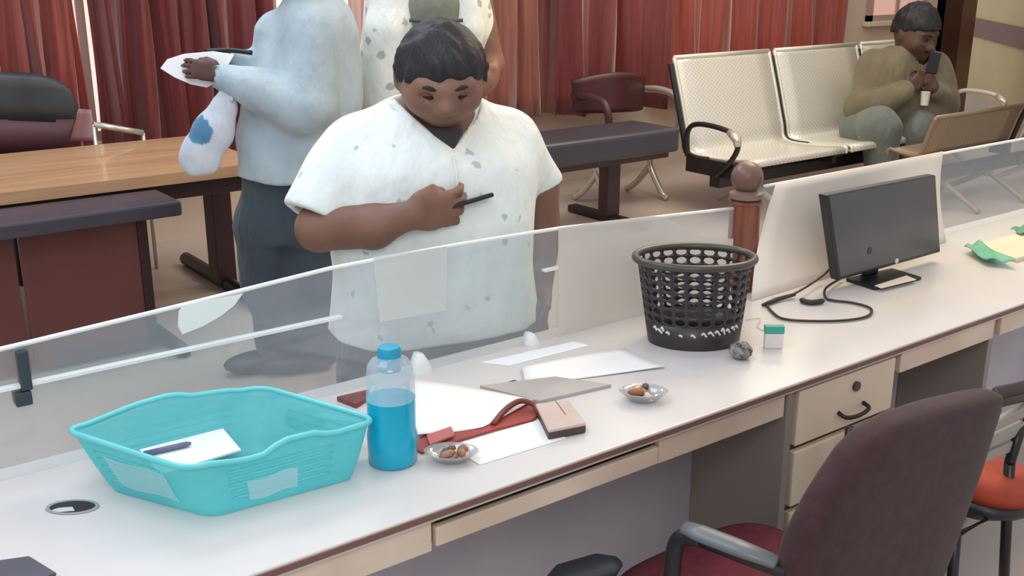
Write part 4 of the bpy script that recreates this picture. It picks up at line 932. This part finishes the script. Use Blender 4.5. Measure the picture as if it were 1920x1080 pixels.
def head(S, Hs, c, f0, bow, r, tilt=0.0, short=1.0, hk=1.0):
    """adds skull, jaw, nose, brows, ears, lips; returns the head axes"""
    f0 = unit(f0); sd = unit(np.cross(f0, Z)); ef = f0*math.cos(bow)-Z*math.sin(bow); eu = Z*math.cos(bow)+f0*math.sin(bow)
    if tilt: sd, eu = sd*math.cos(tilt)+eu*math.sin(tilt), eu*math.cos(tilt)-sd*math.sin(tilt)
    P = lambda a, b, d: c+sd*a*r+ef*b*r+eu*(d*hk if d > 0 else d*short)*r
    S.ell(c, (sd, ef, eu), (0.82*r, 0.98*r, 1.0*r*hk), k=0.02)
    S.ell(P(0, 0.30, -0.48), (sd, ef, eu), (0.66*r, 0.66*r, 0.62*r*short), k=0.05*r/0.12)
    S.ell(P(0, 0.62, -0.92), (sd, ef, eu), (0.30*r, 0.26*r, 0.22*r), k=0.04)
    S.cone(P(0, 0.93, 0.02), P(0, 1.16, -0.36), 0.09*r, 0.15*r, k=0.03)
    for sg in (-1, 1):
        S.cone(P(0.10*sg, 0.93, 0.12), P(0.48*sg, 0.80, 0.16), 0.09*r, 0.07*r, k=0.03)
        S.ell(P(0.42*sg, 0.66, -0.36), (sd, ef, eu), (0.26*r, 0.22*r, 0.24*r), k=0.04)
        S.ell(P(0.10*sg, 1.06, -0.38), (sd, ef, eu), (0.10*r, 0.10*r, 0.09*r), k=0.02)
        S.ell(P(0.34*sg, 0.93, -0.06), (sd, ef, eu), (0.17*r, 0.10*r, 0.09*r), 's', 0)
        S.ell(P(0.32*sg, 0.80, -0.06), (sd, ef, eu), (0.15*r, 0.13*r, 0.12*r), k=0.008)
        S.ell(P(0.86*sg, -0.02, -0.16), (sd, ef, eu), (0.07*r, 0.17*r, 0.27*r), k=0.02)
    S.cone(P(-0.22, 0.86, -0.66), P(0.22, 0.86, -0.66), 0.07*r, 0.07*r, k=0.02); S.cone(P(-0.18, 0.84, -0.77), P(0.18, 0.84, -0.77), 0.075*r, 0.075*r, k=0.02)
    return sd, ef, eu, P
def face_parts(root, P, r, ax, mous=True, glasses=False):
    dk = mat('brow_dark', '1C1714', 0.7)
    for sg in (-1, 1):
        bm = B(); tube(bm, [P(0.12*sg, 1.03, 0.14), P(0.32*sg, 0.99, 0.20), P(0.54*sg, 0.82, 0.14)], [0.03*r, 0.045*r, 0.02*r], 7); obj('eyebrow', bm, dk, root, smooth=True)
        bm = B(); tube(bm, [P(0.18*sg, 0.945, -0.09), P(0.32*sg, 0.945, -0.11), P(0.46*sg, 0.87, -0.09)], [0.012*r, 0.028*r, 0.012*r], 7); obj('eye', bm, dk, root, smooth=True)
    if mous: bm = B(); tube(bm, [P(-0.28, 0.86, -0.60), P(-0.12, 0.99, -0.54), P(0.12, 0.99, -0.54), P(0.28, 0.86, -0.60)], [0.03*r, 0.06*r, 0.06*r, 0.03*r], 8); obj('moustache', bm, dk, root, smooth=True)
    bm = B(); tube(bm, [P(-0.2, 0.91, -0.715), P(0, 0.945, -0.71), P(0.2, 0.91, -0.715)], 0.018*r, 6); obj('mouth', bm, mat('lip_dark', '4A2A28', 0.5), root, smooth=True)
def hair_cap(root, P, r, ax, front, back, vox, lift=1.10, top=0.0, hk=1.0):
    sd, ef, eu = ax; S = Soft(); c = P(0, 0, 0)
    S.ell(P(0, -0.04, 0.05+top), (sd, ef, eu), (0.88*r*lift/1.06, 1.02*r*lift/1.06, 1.04*r*hk*lift/1.06))
    a = np.array(front); b = np.array(back); t = a-b; n2 = np.array([-t[1], t[0]]); n2 = n2/np.linalg.norm(n2)
    n = ef*n2[0]+eu*n2[1]; n = n if n@eu > 0 else -n
    S.half(P(0, front[0], front[1]), -n)
    rnd = folds(0.018*r/0.12*0.25, 3, 60)
    return soft_obj('hair', S, vox, hair_m, root, rnd, relax=2)

# ---------------------------------------------------------------- the man at the counter, looking at his phone
F1 = Frame(3.06, 825, 0.00068); J = F1.J
base = J(825, 640); base[2] = 0
M1 = thing('person', 'man in white spotted short-sleeved shirt looking down at a phone behind the glass', 'person', base)
S = Soft(); r = 0.138
tor = [(640, 655, 985, 0.14, 0.02), (570, 655, 975, 0.15, 0.03), (500, 660, 965, 0.15, 0.03), (400, 655, 965, 0.14, 0.03), (300, 650, 965, 0.13, 0.02), (250, 690, 930, 0.10, 0.02), (222, 740, 890, 0.07, 0.02)]
S.loft(F1.lev(tor), F1.u, F1.w, k=0.03)
Hc = J(826, 134, 0.10)
f0 = -hd*math.cos(0.16)+RT*math.sin(0.16)
S.cone(J(816, 262, 0.0), J(822, 175, 0.06), 0.095, 0.09, k=0.03)
S.cone(J(848, 300, 0.10), J(838, 215, 0.06), 0.06, 0.07, k=0.04)
sd, ef, eu, P = head(S, None, Hc, f0, math.radians(22), r, short=0.60, hk=0.84)
# image-left arm, bent across the belly
S.chain([J(676, 305, 0.0), J(598, 428, 0.08), J(700, 425, 0.22), J(772, 402, 0.30)], [0.06, 0.062, 0.058, 0.036], k=0.02)
wr = J(770, 402, 0.30)
hdn = -F1.w*0.98+Z*0.1; hdt = Z*0.98+F1.w*0.1
hdd = unit(J(900, 383, 0.30)-wr)
hand(S, wr, hdd, hdn, hdt, 0.235, curl=(0.30, 0.75, 0.5), thumb_in=0.95, ts=0.25)
# image-right arm hanging at the side
S.chain([J(948, 290, 0.0), J(1008, 350, 0.0), J(1018, 440, 0.02), J(1014, 540, 0.06)], [0.055, 0.062, 0.055, 0.036], k=0.02)
hand(S, J(1014, 540, 0.06), J(1004, 640, 0.10)-J(1014, 540, 0.06), -F1.u, F1.w, 0.22, curl=(0.25, 0.4, 0.3))
# legs inside the trousers
for px in (745, 915):
    hp = J(px, 660); kn = hp.copy(); kn[2] = 0.36; an = hp.copy(); an[2] = 0.07
    S.chain([hp, kn, an], [0.10, 0.075, 0.05], k=0.03)
b1 = soft_obj('body', S, 0.0065, skin_m[0], M1, relax=2)
hair_cap(M1, P, r, (sd, ef, eu), (0.98, 0.34), (-1.0, -0.62), 0.007, hk=0.86)
for sg in (-1, 1): S = Soft(); S.cone(P(0.80*sg, 0.12, 0.2), P(0.78*sg, 0.16, -0.34), 0.16*r, 0.08*r); soft_obj('sideburn', S, 0.006, hair_m, M1)
face_parts(M1, P, r, (sd, ef, eu))
# shirt
S = Soft()
sh = [(606, 616, 1003, 0.205, 0.03), (570, 622, 998, 0.21, 0.04), (500, 632, 986, 0.215, 0.05), (400, 622, 988, 0.21, 0.05), (300, 606, 996, 0.19, 0.03), (255, 622, 984, 0.16, 0.01), (222, 655, 952, 0.13, 0.0), (196, 700, 912, 0.11, 0.0), (178, 735, 885, 0.085, -0.02)]
S.loft(F1.lev(sh), F1.u, F1.w, k=0.03, ex=2.3)
S.cone(J(668, 288, 0.0), J(590, 396, 0.06), 0.105, 0.088, k=0.05); S.cone(J(948, 268, 0.0), J(1014, 342, 0.0), 0.098, 0.066, k=0.05)
eL = J(588, 412, 0.06)+unit(J(588, 412, 0.06)-J(662, 268, 0.0))*0.02
axl = unit(J(590, 400, 0.06)-J(662, 268, 0.0)); axr = unit(J(1012, 345)-J(950, 262))
S.add(lambda Q: np.maximum(np.maximum(-((Q-J(589, 404, 0.06))@unit(axl*0.85-Z*0.25)), ((Q-J(618, 404, 0.06))@F1.u)), -1e3), J(520, 520, 0.4)-0.3, J(640, 380, 0)+0.3, 's', 0)
S.add(lambda Q: np.maximum(-((Q-J(1014, 347))@unit(axr*0.6-Z*0.6)), -((Q-J(992, 347))@F1.u)), J(1010, 420)-0.3, J(1030, 345)+0.3, 's', 0)
# hollow sleeve mouths
S.cone(J(590, 440, 0.06), J(610, 375, 0.06), 0.078, 0.066, 's', 0); S.cone(J(1018, 385, 0.0), J(1003, 325, 0.0), 0.060, 0.056, 's', 0)
# V-neck opening and room for the neck
va, vb, vc = J(850, 288, 0.2), J(734, 186, 0.1), J(896, 184, 0.1)
def vneck(Q):
    d = unit(J(830, 220)-O); n1 = unit(np.cross(vb-va, d)); n2 = unit(np.cross(d, vc-va)); cpt = (va+vb+vc)/3
    n1 = n1 if (cpt-va)@n1 < 0 else -n1; n2 = n2 if (cpt-va)@n2 < 0 else -n2
    return np.maximum.reduce([(Q-va)@n1, (Q-va)@n2, (Q-J(825, 230, -0.06))@(-F1.w)])
S.add(vneck, J(700, 290, 0.5)-0.1, J(930, 120, -0.3)+0.1, 's', 0)
S.cone(J(818, 250, 0.0), J(822, 150, 0.05), 0.112, 0.13, 's', 0)
shirt_m = cloth('shirt_white_spotted', 'EEF3EC', 'E3EAE6', spots=(13, 0.11, 'B4C4C2'), bump=0.1)
st = soft_obj('shirt', S, 0.0065, shirt_m, M1, folds(0.004, 11, 12), relax=5)
bm = B()
for a, b in (((735, 192, 0.06), (850, 289, 0.19)), ((896, 188, 0.04), (850, 289, 0.19))):
    p0, p1 = J(*a), J(*b); tube(bm, spline([p0, (p0*0.5+p1*0.5)+F1.w*0.02-Z*0.012, p1], 6), [0.012]*6+[0.012]*6+[0.010], 8)
obj('collar', bm, shirt_m, st, smooth=True)
obj('placket', tube(B(), spline([J(850, 292, 0.225), J(856, 330, 0.262), J(858, 362, 0.268)], 5), 0.004, 6), mat('placket_shade', 'DDE4E0', 0.8), st, smooth=True)
S = Soft(); S.loft(F1.lev([(300, 780, 920, 0.13, 0.06), (262, 750, 920, 0.125, 0.055), (232, 765, 900, 0.10, 0.065)]), F1.u, F1.w, k=0.02); S.add(vneck, [-1e3]*3, [1e3]*3, 'i', 0); soft_obj('inner_layer', S, 0.007, cloth('neck_shade_dark', '3A3236', '322B2F'), M1)  # dark fill inside the V-neck, put in for the shade under the chin
# trousers and shoes
S = Soft(); S.loft(F1.lev([(735, 636, 1022, 0.17, 0.02), (690, 632, 1028, 0.19, 0.02), (570, 636, 1008, 0.18, 0.03)]), F1.u, F1.w, k=0.03)
for px in (738, 920):
    hp = J(px, 690); kn = hp.copy(); kn[2] = 0.36; an = hp.copy(); an[2] = 0.08
    S.chain([hp, kn, an], [0.155, 0.115, 0.085], k=0.04)
tr_m = cloth('trousers_greygreen', '3B4543', '343D3B')
soft_obj('trousers', S, 0.01, tr_m, M1, folds(0.004, 5))
for px in (738, 920):
    an = J(px, 690); an[2] = 0.04; S = Soft(); S.ell(an+F1.w*0.06, (F1.u, F1.w, Z), (0.06, 0.16, 0.04)); soft_obj('shoe', S, 0.009, mat('shoe_black', '26211F', 0.4), M1)
# the phone he holds
pd, pn = hdd, unit(hdn-hdd*(hdn@hdd)); pt = np.cross(pd, pn); pc = J(880, 379, 0.305)+pn*0.012+hdd*0.0
t = thing('phone', 'dark smartphone held by the man in the white spotted shirt', 'phone', pc)
pd2 = unit(J(919, 367, 0.28)-J(850, 388, 0.30)); pn = Z*0.95-F1.w*0.25; pn = unit(pn-pd2*(pn@pd2)); pc = J(876, 378, 0.27)
bm = obox(B(), pc, (pd2, unit(np.cross(pn, pd2)), pn), (0.068, 0.034, 0.006)); obj('phone_case', bm, mat('phone_black', '1B1A1E', 0.3), t, bevel=0.004)
bm = obox(B(), pc+pn*0.0055, (pd2, unit(np.cross(pn, pd2)), pn), (0.063, 0.030, 0.001)); obj('screen', bm, mat('phone_screen', '2D3138', 0.1), t)

# ---------------------------------------------------------------- man in long blue-grey shirt, his head above the frame
F2 = Frame(4.6, 560, 0.0); J2 = F2.J
base = J2(560, 325); base[2] = 0
M2 = thing('person', 'man in long blue-grey shirt and dark trousers bending left, papers in his hand', 'person', base)
S = Soft()
S.loft(F2.lev([(420, 480, 640, 0.15, 0), (250, 480, 650, 0.15, 0), (100, 500, 665, 0.15, 0), (20, 530, 650, 0.12, 0), (-20, 550, 625, 0.08, 0.02)]), F2.u, F2.w, k=0.03)
f2 = -RT*0.93-hd*0.36; hc2 = J2(548, -88, 0.05)
S.cone(J2(585, 5), J2(560, -60, 0.02), 0.085, 0.08, k=0.03)
sd, ef, eu, P = head(S, None, hc2, f2, math.radians(30), 0.135)
S.chain([J2(590, 72, 0.08), J2(575, 197, 0.22), J2(415, 143, 0.22)], [0.09, 0.072, 0.04], k=0.02)
w2 = J2(412, 142, 0.22)
w2 = J2(408, 135, 0.22); hand(S, w2, J2(325, 124, 0.2)-w2, -F2.w*0.9-Z*0.3, Z-F2.w*0.3, 0.195, curl=(0.2, 0.35, 0.3), spread=0.03, ts=0.3)
S.chain([J2(525, 60, -0.1), J2(520, 150, -0.1), J2(425, 108, 0.05)], [0.08, 0.065, 0.036], k=0.02)
w3 = J2(425, 108, 0.05); hand(S, w3, J2(360, 118, 0.12)-w3, -Z, F2.w, 0.2, curl=(0.2, 0.3, 0.3))
for px in (505, 590):
    hp = J2(px, 400); kn = hp.copy(); kn[2] = 0.42; an = hp.copy(); an[2] = 0.08; S.chain([hp, kn, an], [0.1, 0.08, 0.05], k=0.03)
soft_obj('body', S, 0.0085, skin_m[1], M2, relax=2)
hair_cap(M2, P, 0.135, (sd, ef, eu), (0.96, 0.34), (-1.0, -0.5), 0.009); face_parts(M2, P, 0.135, None)
S = Soft()
S.loft(F2.lev([(327, 446, 652, 0.22, 0.02), (260, 444, 664, 0.215, 0.02), (190, 452, 676, 0.21, 0.0), (110, 482, 682, 0.2, 0.0), (60, 500, 678, 0.19, 0.0), (10, 528, 655, 0.15, 0.0), (-15, 548, 632, 0.11, 0.0)]), F2.u, F2.w, k=0.04)
S.chain([J2(590, 60, 0.10), J2(575, 200, 0.22), J2(480, 165, 0.24), J2(404, 142, 0.22)], [0.125, 0.105, 0.075, 0.052], k=0.035)
S.chain([J2(520, 70, 0.0), J2(500, 125, 0.02), J2(432, 109, 0.05)], [0.11, 0.062, 0.036], k=0.03)
S.half(J2(398, 142, 0.22), J2(398, 142, 0.22)-J2(440, 152, 0.24))
S.cone(J2(385, 138, 0.22), J2(415, 145, 0.22), 0.042, 0.042, 's', 0)
kur = cloth('shirt_bluegrey', 'B2C2C9', 'A2B4BD', bump=0.25)
st = soft_obj('long_shirt', S, 0.0085, kur, M2, folds(0.008, 21, 12), relax=3)
S = Soft(); S.loft(F2.lev([(440, 462, 640, 0.19, 0), (310, 460, 642, 0.19, 0)]), F2.u, F2.w, k=0.03)
for px, pf in ((505, 520), (595, 590)):
    hp = J2(px, 420); an = J2(pf, 600); an[2] = 0.09; kn = (hp+an)/2; S.chain([hp, kn, an], [0.165, 0.13, 0.1], k=0.05)
soft_obj('trousers', S, 0.011, cloth('trousers_slate', '3D4B55', '333F49'), M2, folds(0.008, 8))
for pf in (520, 590):
    an = J2(pf, 600); an[2] = 0.05; S = Soft(); S.ell(an+unit(-RT-hd*0.5)*0.08, (unit(-RT-hd*0.5), np.cross(Z, unit(-RT-hd*0.5)), Z), (0.18, 0.075, 0.05)); soft_obj('shoe', S, 0.011, mat('shoe_black', '26211F'), M2)
# papers in his hand
pp = [(301, 128), (314, 111), (345, 101), (400, 96), (440, 102), (425, 128), (404, 156), (388, 164), (358, 158), (328, 145)]
bm = B(); Pq = [J2(x, y, 0.13+0.0006*(y-98)) for x, y in pp]; hexa(bm, Pq, [p-hd*0.006 for p in Pq])
tag(obj('paper_sheaf', bm, mat('paper_white', 'F4F3F2'), bevel=0.002), 'white folded papers held in the hand of the man in blue-grey', 'papers')
bm = B(); tube(bm, spline([J2(385, 96, 0.12), J2(430, 94, 0.12), J2(472, 99, 0.14)], 5), 0.010, 8); tag(obj('pen', bm, black_m, smooth=True), 'long black pen above the papers of the man in blue-grey', 'pen')
# plastic bag hanging from his arm
t = thing('plastic_bag', 'white plastic bag with blue print hanging beside the man in blue-grey', 'bag', J2(355, 325, 0.24))
S = Soft(); sqz = (F2.w, 0.5)
S.chain([J2(428, 172, 0.24), J2(420, 205, 0.24), J2(404, 248, 0.24), J2(376, 292, 0.24), J2(362, 304, 0.24)], [0.03, 0.045, 0.08, 0.078, 0.055], k=0.03, sq=sqz)
bag_m = cloth('bag_white', 'D5DCE4', 'C4CED9', rough=0.4, spots=(5.5, 0.30, '4E88AE'), bump=0.1)
bg = soft_obj('bag_body', S, 0.008, bag_m, t, folds(0.009, 4, 16), relax=2)
obj('bag_handle', tube(B(), spline([J2(412, 190, 0.22), J2(415, 160, 0.20), J2(424, 150, 0.22), J2(436, 165, 0.26), J2(434, 190, 0.26)], 5), 0.008, 8), bag_m, t, smooth=True)

# ---------------------------------------------------------------- third man, behind the near man's head
F3 = Frame(4.95, 815, 0.0); J3 = F3.J
base = J3(810, 200); base[2] = 0
M3 = thing('person', 'person in open white patterned overshirt standing behind the near man\'s head', 'person', base)
S = Soft()
S.loft(F3.lev([(330, 740, 880, 0.14, 0), (120, 745, 885, 0.14, 0), (0, 740, 890, 0.14, 0), (-60, 760, 870, 0.1, 0)]), F3.u, F3.w, k=0.03)
S.cone(J3(815, -50), J3(815, -105, 0.03), 0.08, 0.08, k=0.03)
sd, ef, eu, P = head(S, None, J3(815, -145, 0.06), -hd, math.radians(15), 0.135)
S.chain([J3(890, -20, 0), J3(922, 118, 0.02), J3(912, 150, 0.16)], [0.07, 0.055, 0.04], k=0.02)
hand(S, J3(930, 135, 0.12), J3(896, 172, 0.22)-J3(930, 135, 0.12), -F3.w*0.4-F3.u*0.6, Z, 0.24, curl=(0.4, 0.6, 0.4))
S.chain([J3(725, -20, 0), J3(705, 110, 0.02), J3(720, 170, 0.14)], [0.085, 0.065, 0.045], k=0.02)
hand(S, J3(718, 166, 0.13), J3(750, 200, 0.2)-J3(718, 166, 0.13), F3.u*0.6-F3.w*0.4, Z, 0.22, curl=(0.4, 0.6, 0.4))
for px in (775, 855):
    hp = J3(px, 330); an = hp.copy(); an[2] = 0.08; S.chain([hp, (hp+an)/2, an], [0.1, 0.08, 0.05], k=0.03)
soft_obj('body', S, 0.009, skin_m[2], M3, relax=2)
hair_cap(M3, P, 0.135, (sd, ef, eu), (0.96, 0.34), (-1.0, -0.5), 0.01); face_parts(M3, P, 0.135, None)
S = Soft(); S.loft(F3.lev([(240, 735, 895, 0.18, 0.02), (100, 740, 890, 0.18, 0.02), (0, 735, 895, 0.17, 0.02), (-50, 760, 870, 0.12, 0)]), F3.u, F3.w, k=0.03)
olive = cloth('shirt_olive', '7F8272', '6E7163')
st = soft_obj('inner_layer', S, 0.010, olive, M3, folds(0.006, 31, 8))
obj('shirt_band', tube(B(), [J3(768, 38, 0.20), J3(815, 42, 0.215), J3(868, 38, 0.20)], 0.008, 8), mat('band_dark', '4A4C45', 0.7), st, smooth=True)
white_p = cloth('overshirt_white', 'E8EAE4', 'DDE0DA', spots=(11, 0.2, 'A9B2A6'))
S = Soft()
S.chain([J3(745, -35, 0.06), J3(732, 60, 0.12), J3(722, 180, 0.10)], [0.10, 0.115, 0.13], k=0.03, sq=(F3.w, 0.8))
S.chain([J3(876, -35, 0.06), J3(876, 60, 0.12), J3(872, 180, 0.10)], [0.055, 0.05, 0.07], k=0.03)
S.chain([J3(886, -15, 0), J3(902, 88, 0.0)], [0.075, 0.062], k=0.03); S.chain([J3(730, -15, 0), J3(706, 110, 0.0)], [0.10, 0.085], k=0.03)
soft_obj('overshirt', S, 0.010, white_p, M3, folds(0.012, 41, 10), relax=2)
S = Soft(); S.loft(F3.lev([(360, 735, 895, 0.17, 0), (200, 735, 895, 0.17, 0)]), F3.u, F3.w, k=0.03)
for px in (775, 855):
    hp = J3(px, 340); an = hp.copy(); an[2] = 0.08; S.chain([hp, (hp+an)/2, an], [0.15, 0.12, 0.095], k=0.04)
soft_obj('trousers', S, 0.012, cloth('trousers_dark', '33353B', '2B2D33'), M3)
for px in (775, 855):
    an = J3(px, 330); an[2] = 0.05; S = Soft(); S.ell(an+F3.w*0.08, (F3.u, F3.w, Z), (0.075, 0.17, 0.05)); soft_obj('shoe', S, 0.012, mat('shoe_black', '26211F'), M3)

# ---------------------------------------------------------------- seated man in khaki jacket
F4 = Frame(9.0, 1690, 0.0015); J4 = F4.J
base = J4(1680, 262); base[2] = 0.43
M4 = thing('person', 'man in khaki jacket sitting on the steel seats, looking at a phone', 'person', base)
S = Soft(); r = 0.185
S.loft(F4.lev([(255, 1620, 1760, 0.18, 0), (160, 1640, 1750, 0.17, 0), (115, 1660, 1738, 0.13, 0.02), (92, 1685, 1732, 0.09, 0.04)]), F4.u, F4.w, k=0.04)
f4 = unit(-hd*0.86+RT*0.5)
S.cone(J4(1708, 95, 0.05), J4(1712, 68, 0.08), 0.13, 0.12, k=0.04)
sd, ef, eu, P = head(S, None, J4(1717, 57, 0.12), f4, math.radians(20), r)
S.chain([J4(1645, 128), J4(1620, 200, 0.12), J4(1700, 168, 0.38)], [0.08, 0.09, 0.055], k=0.03)
wl4 = J4(1700, 168, 0.38); hand(S, wl4, J4(1738, 140, 0.42)-wl4, F4.u*0.3-F4.w*0.7, Z, 0.28, curl=(0.6, 0.8, 0.6))
S.chain([J4(1748, 128), J4(1768, 198, 0.10), J4(1748, 165, 0.36)], [0.08, 0.085, 0.055], k=0.03)
wr4 = J4(1750, 168, 0.36); hand(S, wr4, J4(1735, 128, 0.40)-wr4, -F4.u*0.5-F4.w*0.5, -F4.u+F4.w*0.2, 0.27, curl=(0.5, 0.7, 0.6))
S.chain([J4(1625, 245, 0.1), J4(1652, 240, 0.5), J4(1652, 318, 0.5)], [0.13, 0.11, 0.07], k=0.03)
S.chain([J4(1725, 245, 0.1), J4(1718, 246, 0.4), J4(1706, 322, 0.35)], [0.13, 0.11, 0.07], k=0.03)
soft_obj('body', S, 0.0115, skin_m[3], M4, relax=2)
hair_cap(M4, P, r, (sd, ef, eu), (0.98, 0.42), (-1.0, -0.45), 0.010, 1.12, 0.08); face_parts(M4, P, r, None)
S = Soft()
S.loft(F4.lev([(232, 1594, 1782, 0.27, 0.02), (200, 1600, 1780, 0.28, 0.02), (150, 1612, 1772, 0.25, 0.0), (120, 1624, 1764, 0.21, 0.0), (100, 1646, 1752, 0.17, 0.02), (84, 1672, 1742, 0.13, 0.04)]), F4.u, F4.w, k=0.04)
S.chain([J4(1640, 124), J4(1614, 198, 0.12), J4(1650, 192, 0.3), J4(1694, 172, 0.38)], [0.12, 0.13, 0.11, 0.08], k=0.04)
S.chain([J4(1752, 122), J4(1770, 196, 0.10), J4(1752, 172, 0.34)], [0.11, 0.12, 0.08], k=0.04)
S.cone(J4(1718, 66, 0.3), J4(1716, 108, 0.34), 0.16, 0.06, 's', 0); S.cone(J4(1708, 95, 0.05), J4(1714, 55, 0.08), 0.15, 0.15, 's', 0)
jk = cloth('jacket_khaki', '766C55', '685F4B', bump=0.3)
st = soft_obj('jacket', S, 0.0115, jk, M4, folds(0.014, 51, 8), relax=2)
obj('zip', tube(B(), spline([J4(1716, 140, 0.25), J4(1714, 170, 0.262), J4(1712, 226, 0.28)], 5), 0.012, 6), mat('zip_dark', '4D4639', 0.6), st, smooth=True)
S = Soft(); S.loft(F4.lev([(272, 1596, 1772, 0.24, 0), (225, 1600, 1776, 0.25, 0)]), F4.u, F4.w, k=0.04)
S.chain([J4(1620, 240, 0.12), J4(1650, 240, 0.48), J4(1652, 318, 0.5)], [0.19, 0.165, 0.12], k=0.05)
S.chain([J4(1728, 245, 0.1), J4(1720, 246, 0.36), J4(1706, 322, 0.35)], [0.18, 0.155, 0.12], k=0.05)
soft_obj('trousers', S, 0.013, cloth('trousers_grey', '6E7570', '616862'), M4, folds(0.01, 6))
for x, y in ((1652, 325), (1712, 338)):
    p = J4(x, y, 0.4); p[2] = 0.06; S = Soft(); S.ell(p+f4*0.1, (f4, np.cross(Z, f4), Z), (0.2, 0.085, 0.06)); soft_obj('shoe', S, 0.014, mat('shoe_black', '26211F'), M4)
tag(obj('phone', obox(B(), J4(1750, 118, 0.46), (unit(F4.u-Z*0.15), unit(Z+F4.u*0.15), F4.w), (0.05, 0.085, 0.012)), mat('phone_black', '1B1A1E'), bevel=0.008), 'black phone held up by the man in the khaki jacket', 'phone')
q = J4(1733, 197, 0.46); o = obj('white_cup', lathe(B(), q, [(0.030, 0), (0.036, 0.10), (0.038, 0.105)], 20), mat('cup_white', 'E9E2CF', 0.5), smooth=True, angle=50); tag(o, 'small white cup under the hands of the man in the khaki jacket', 'cup')
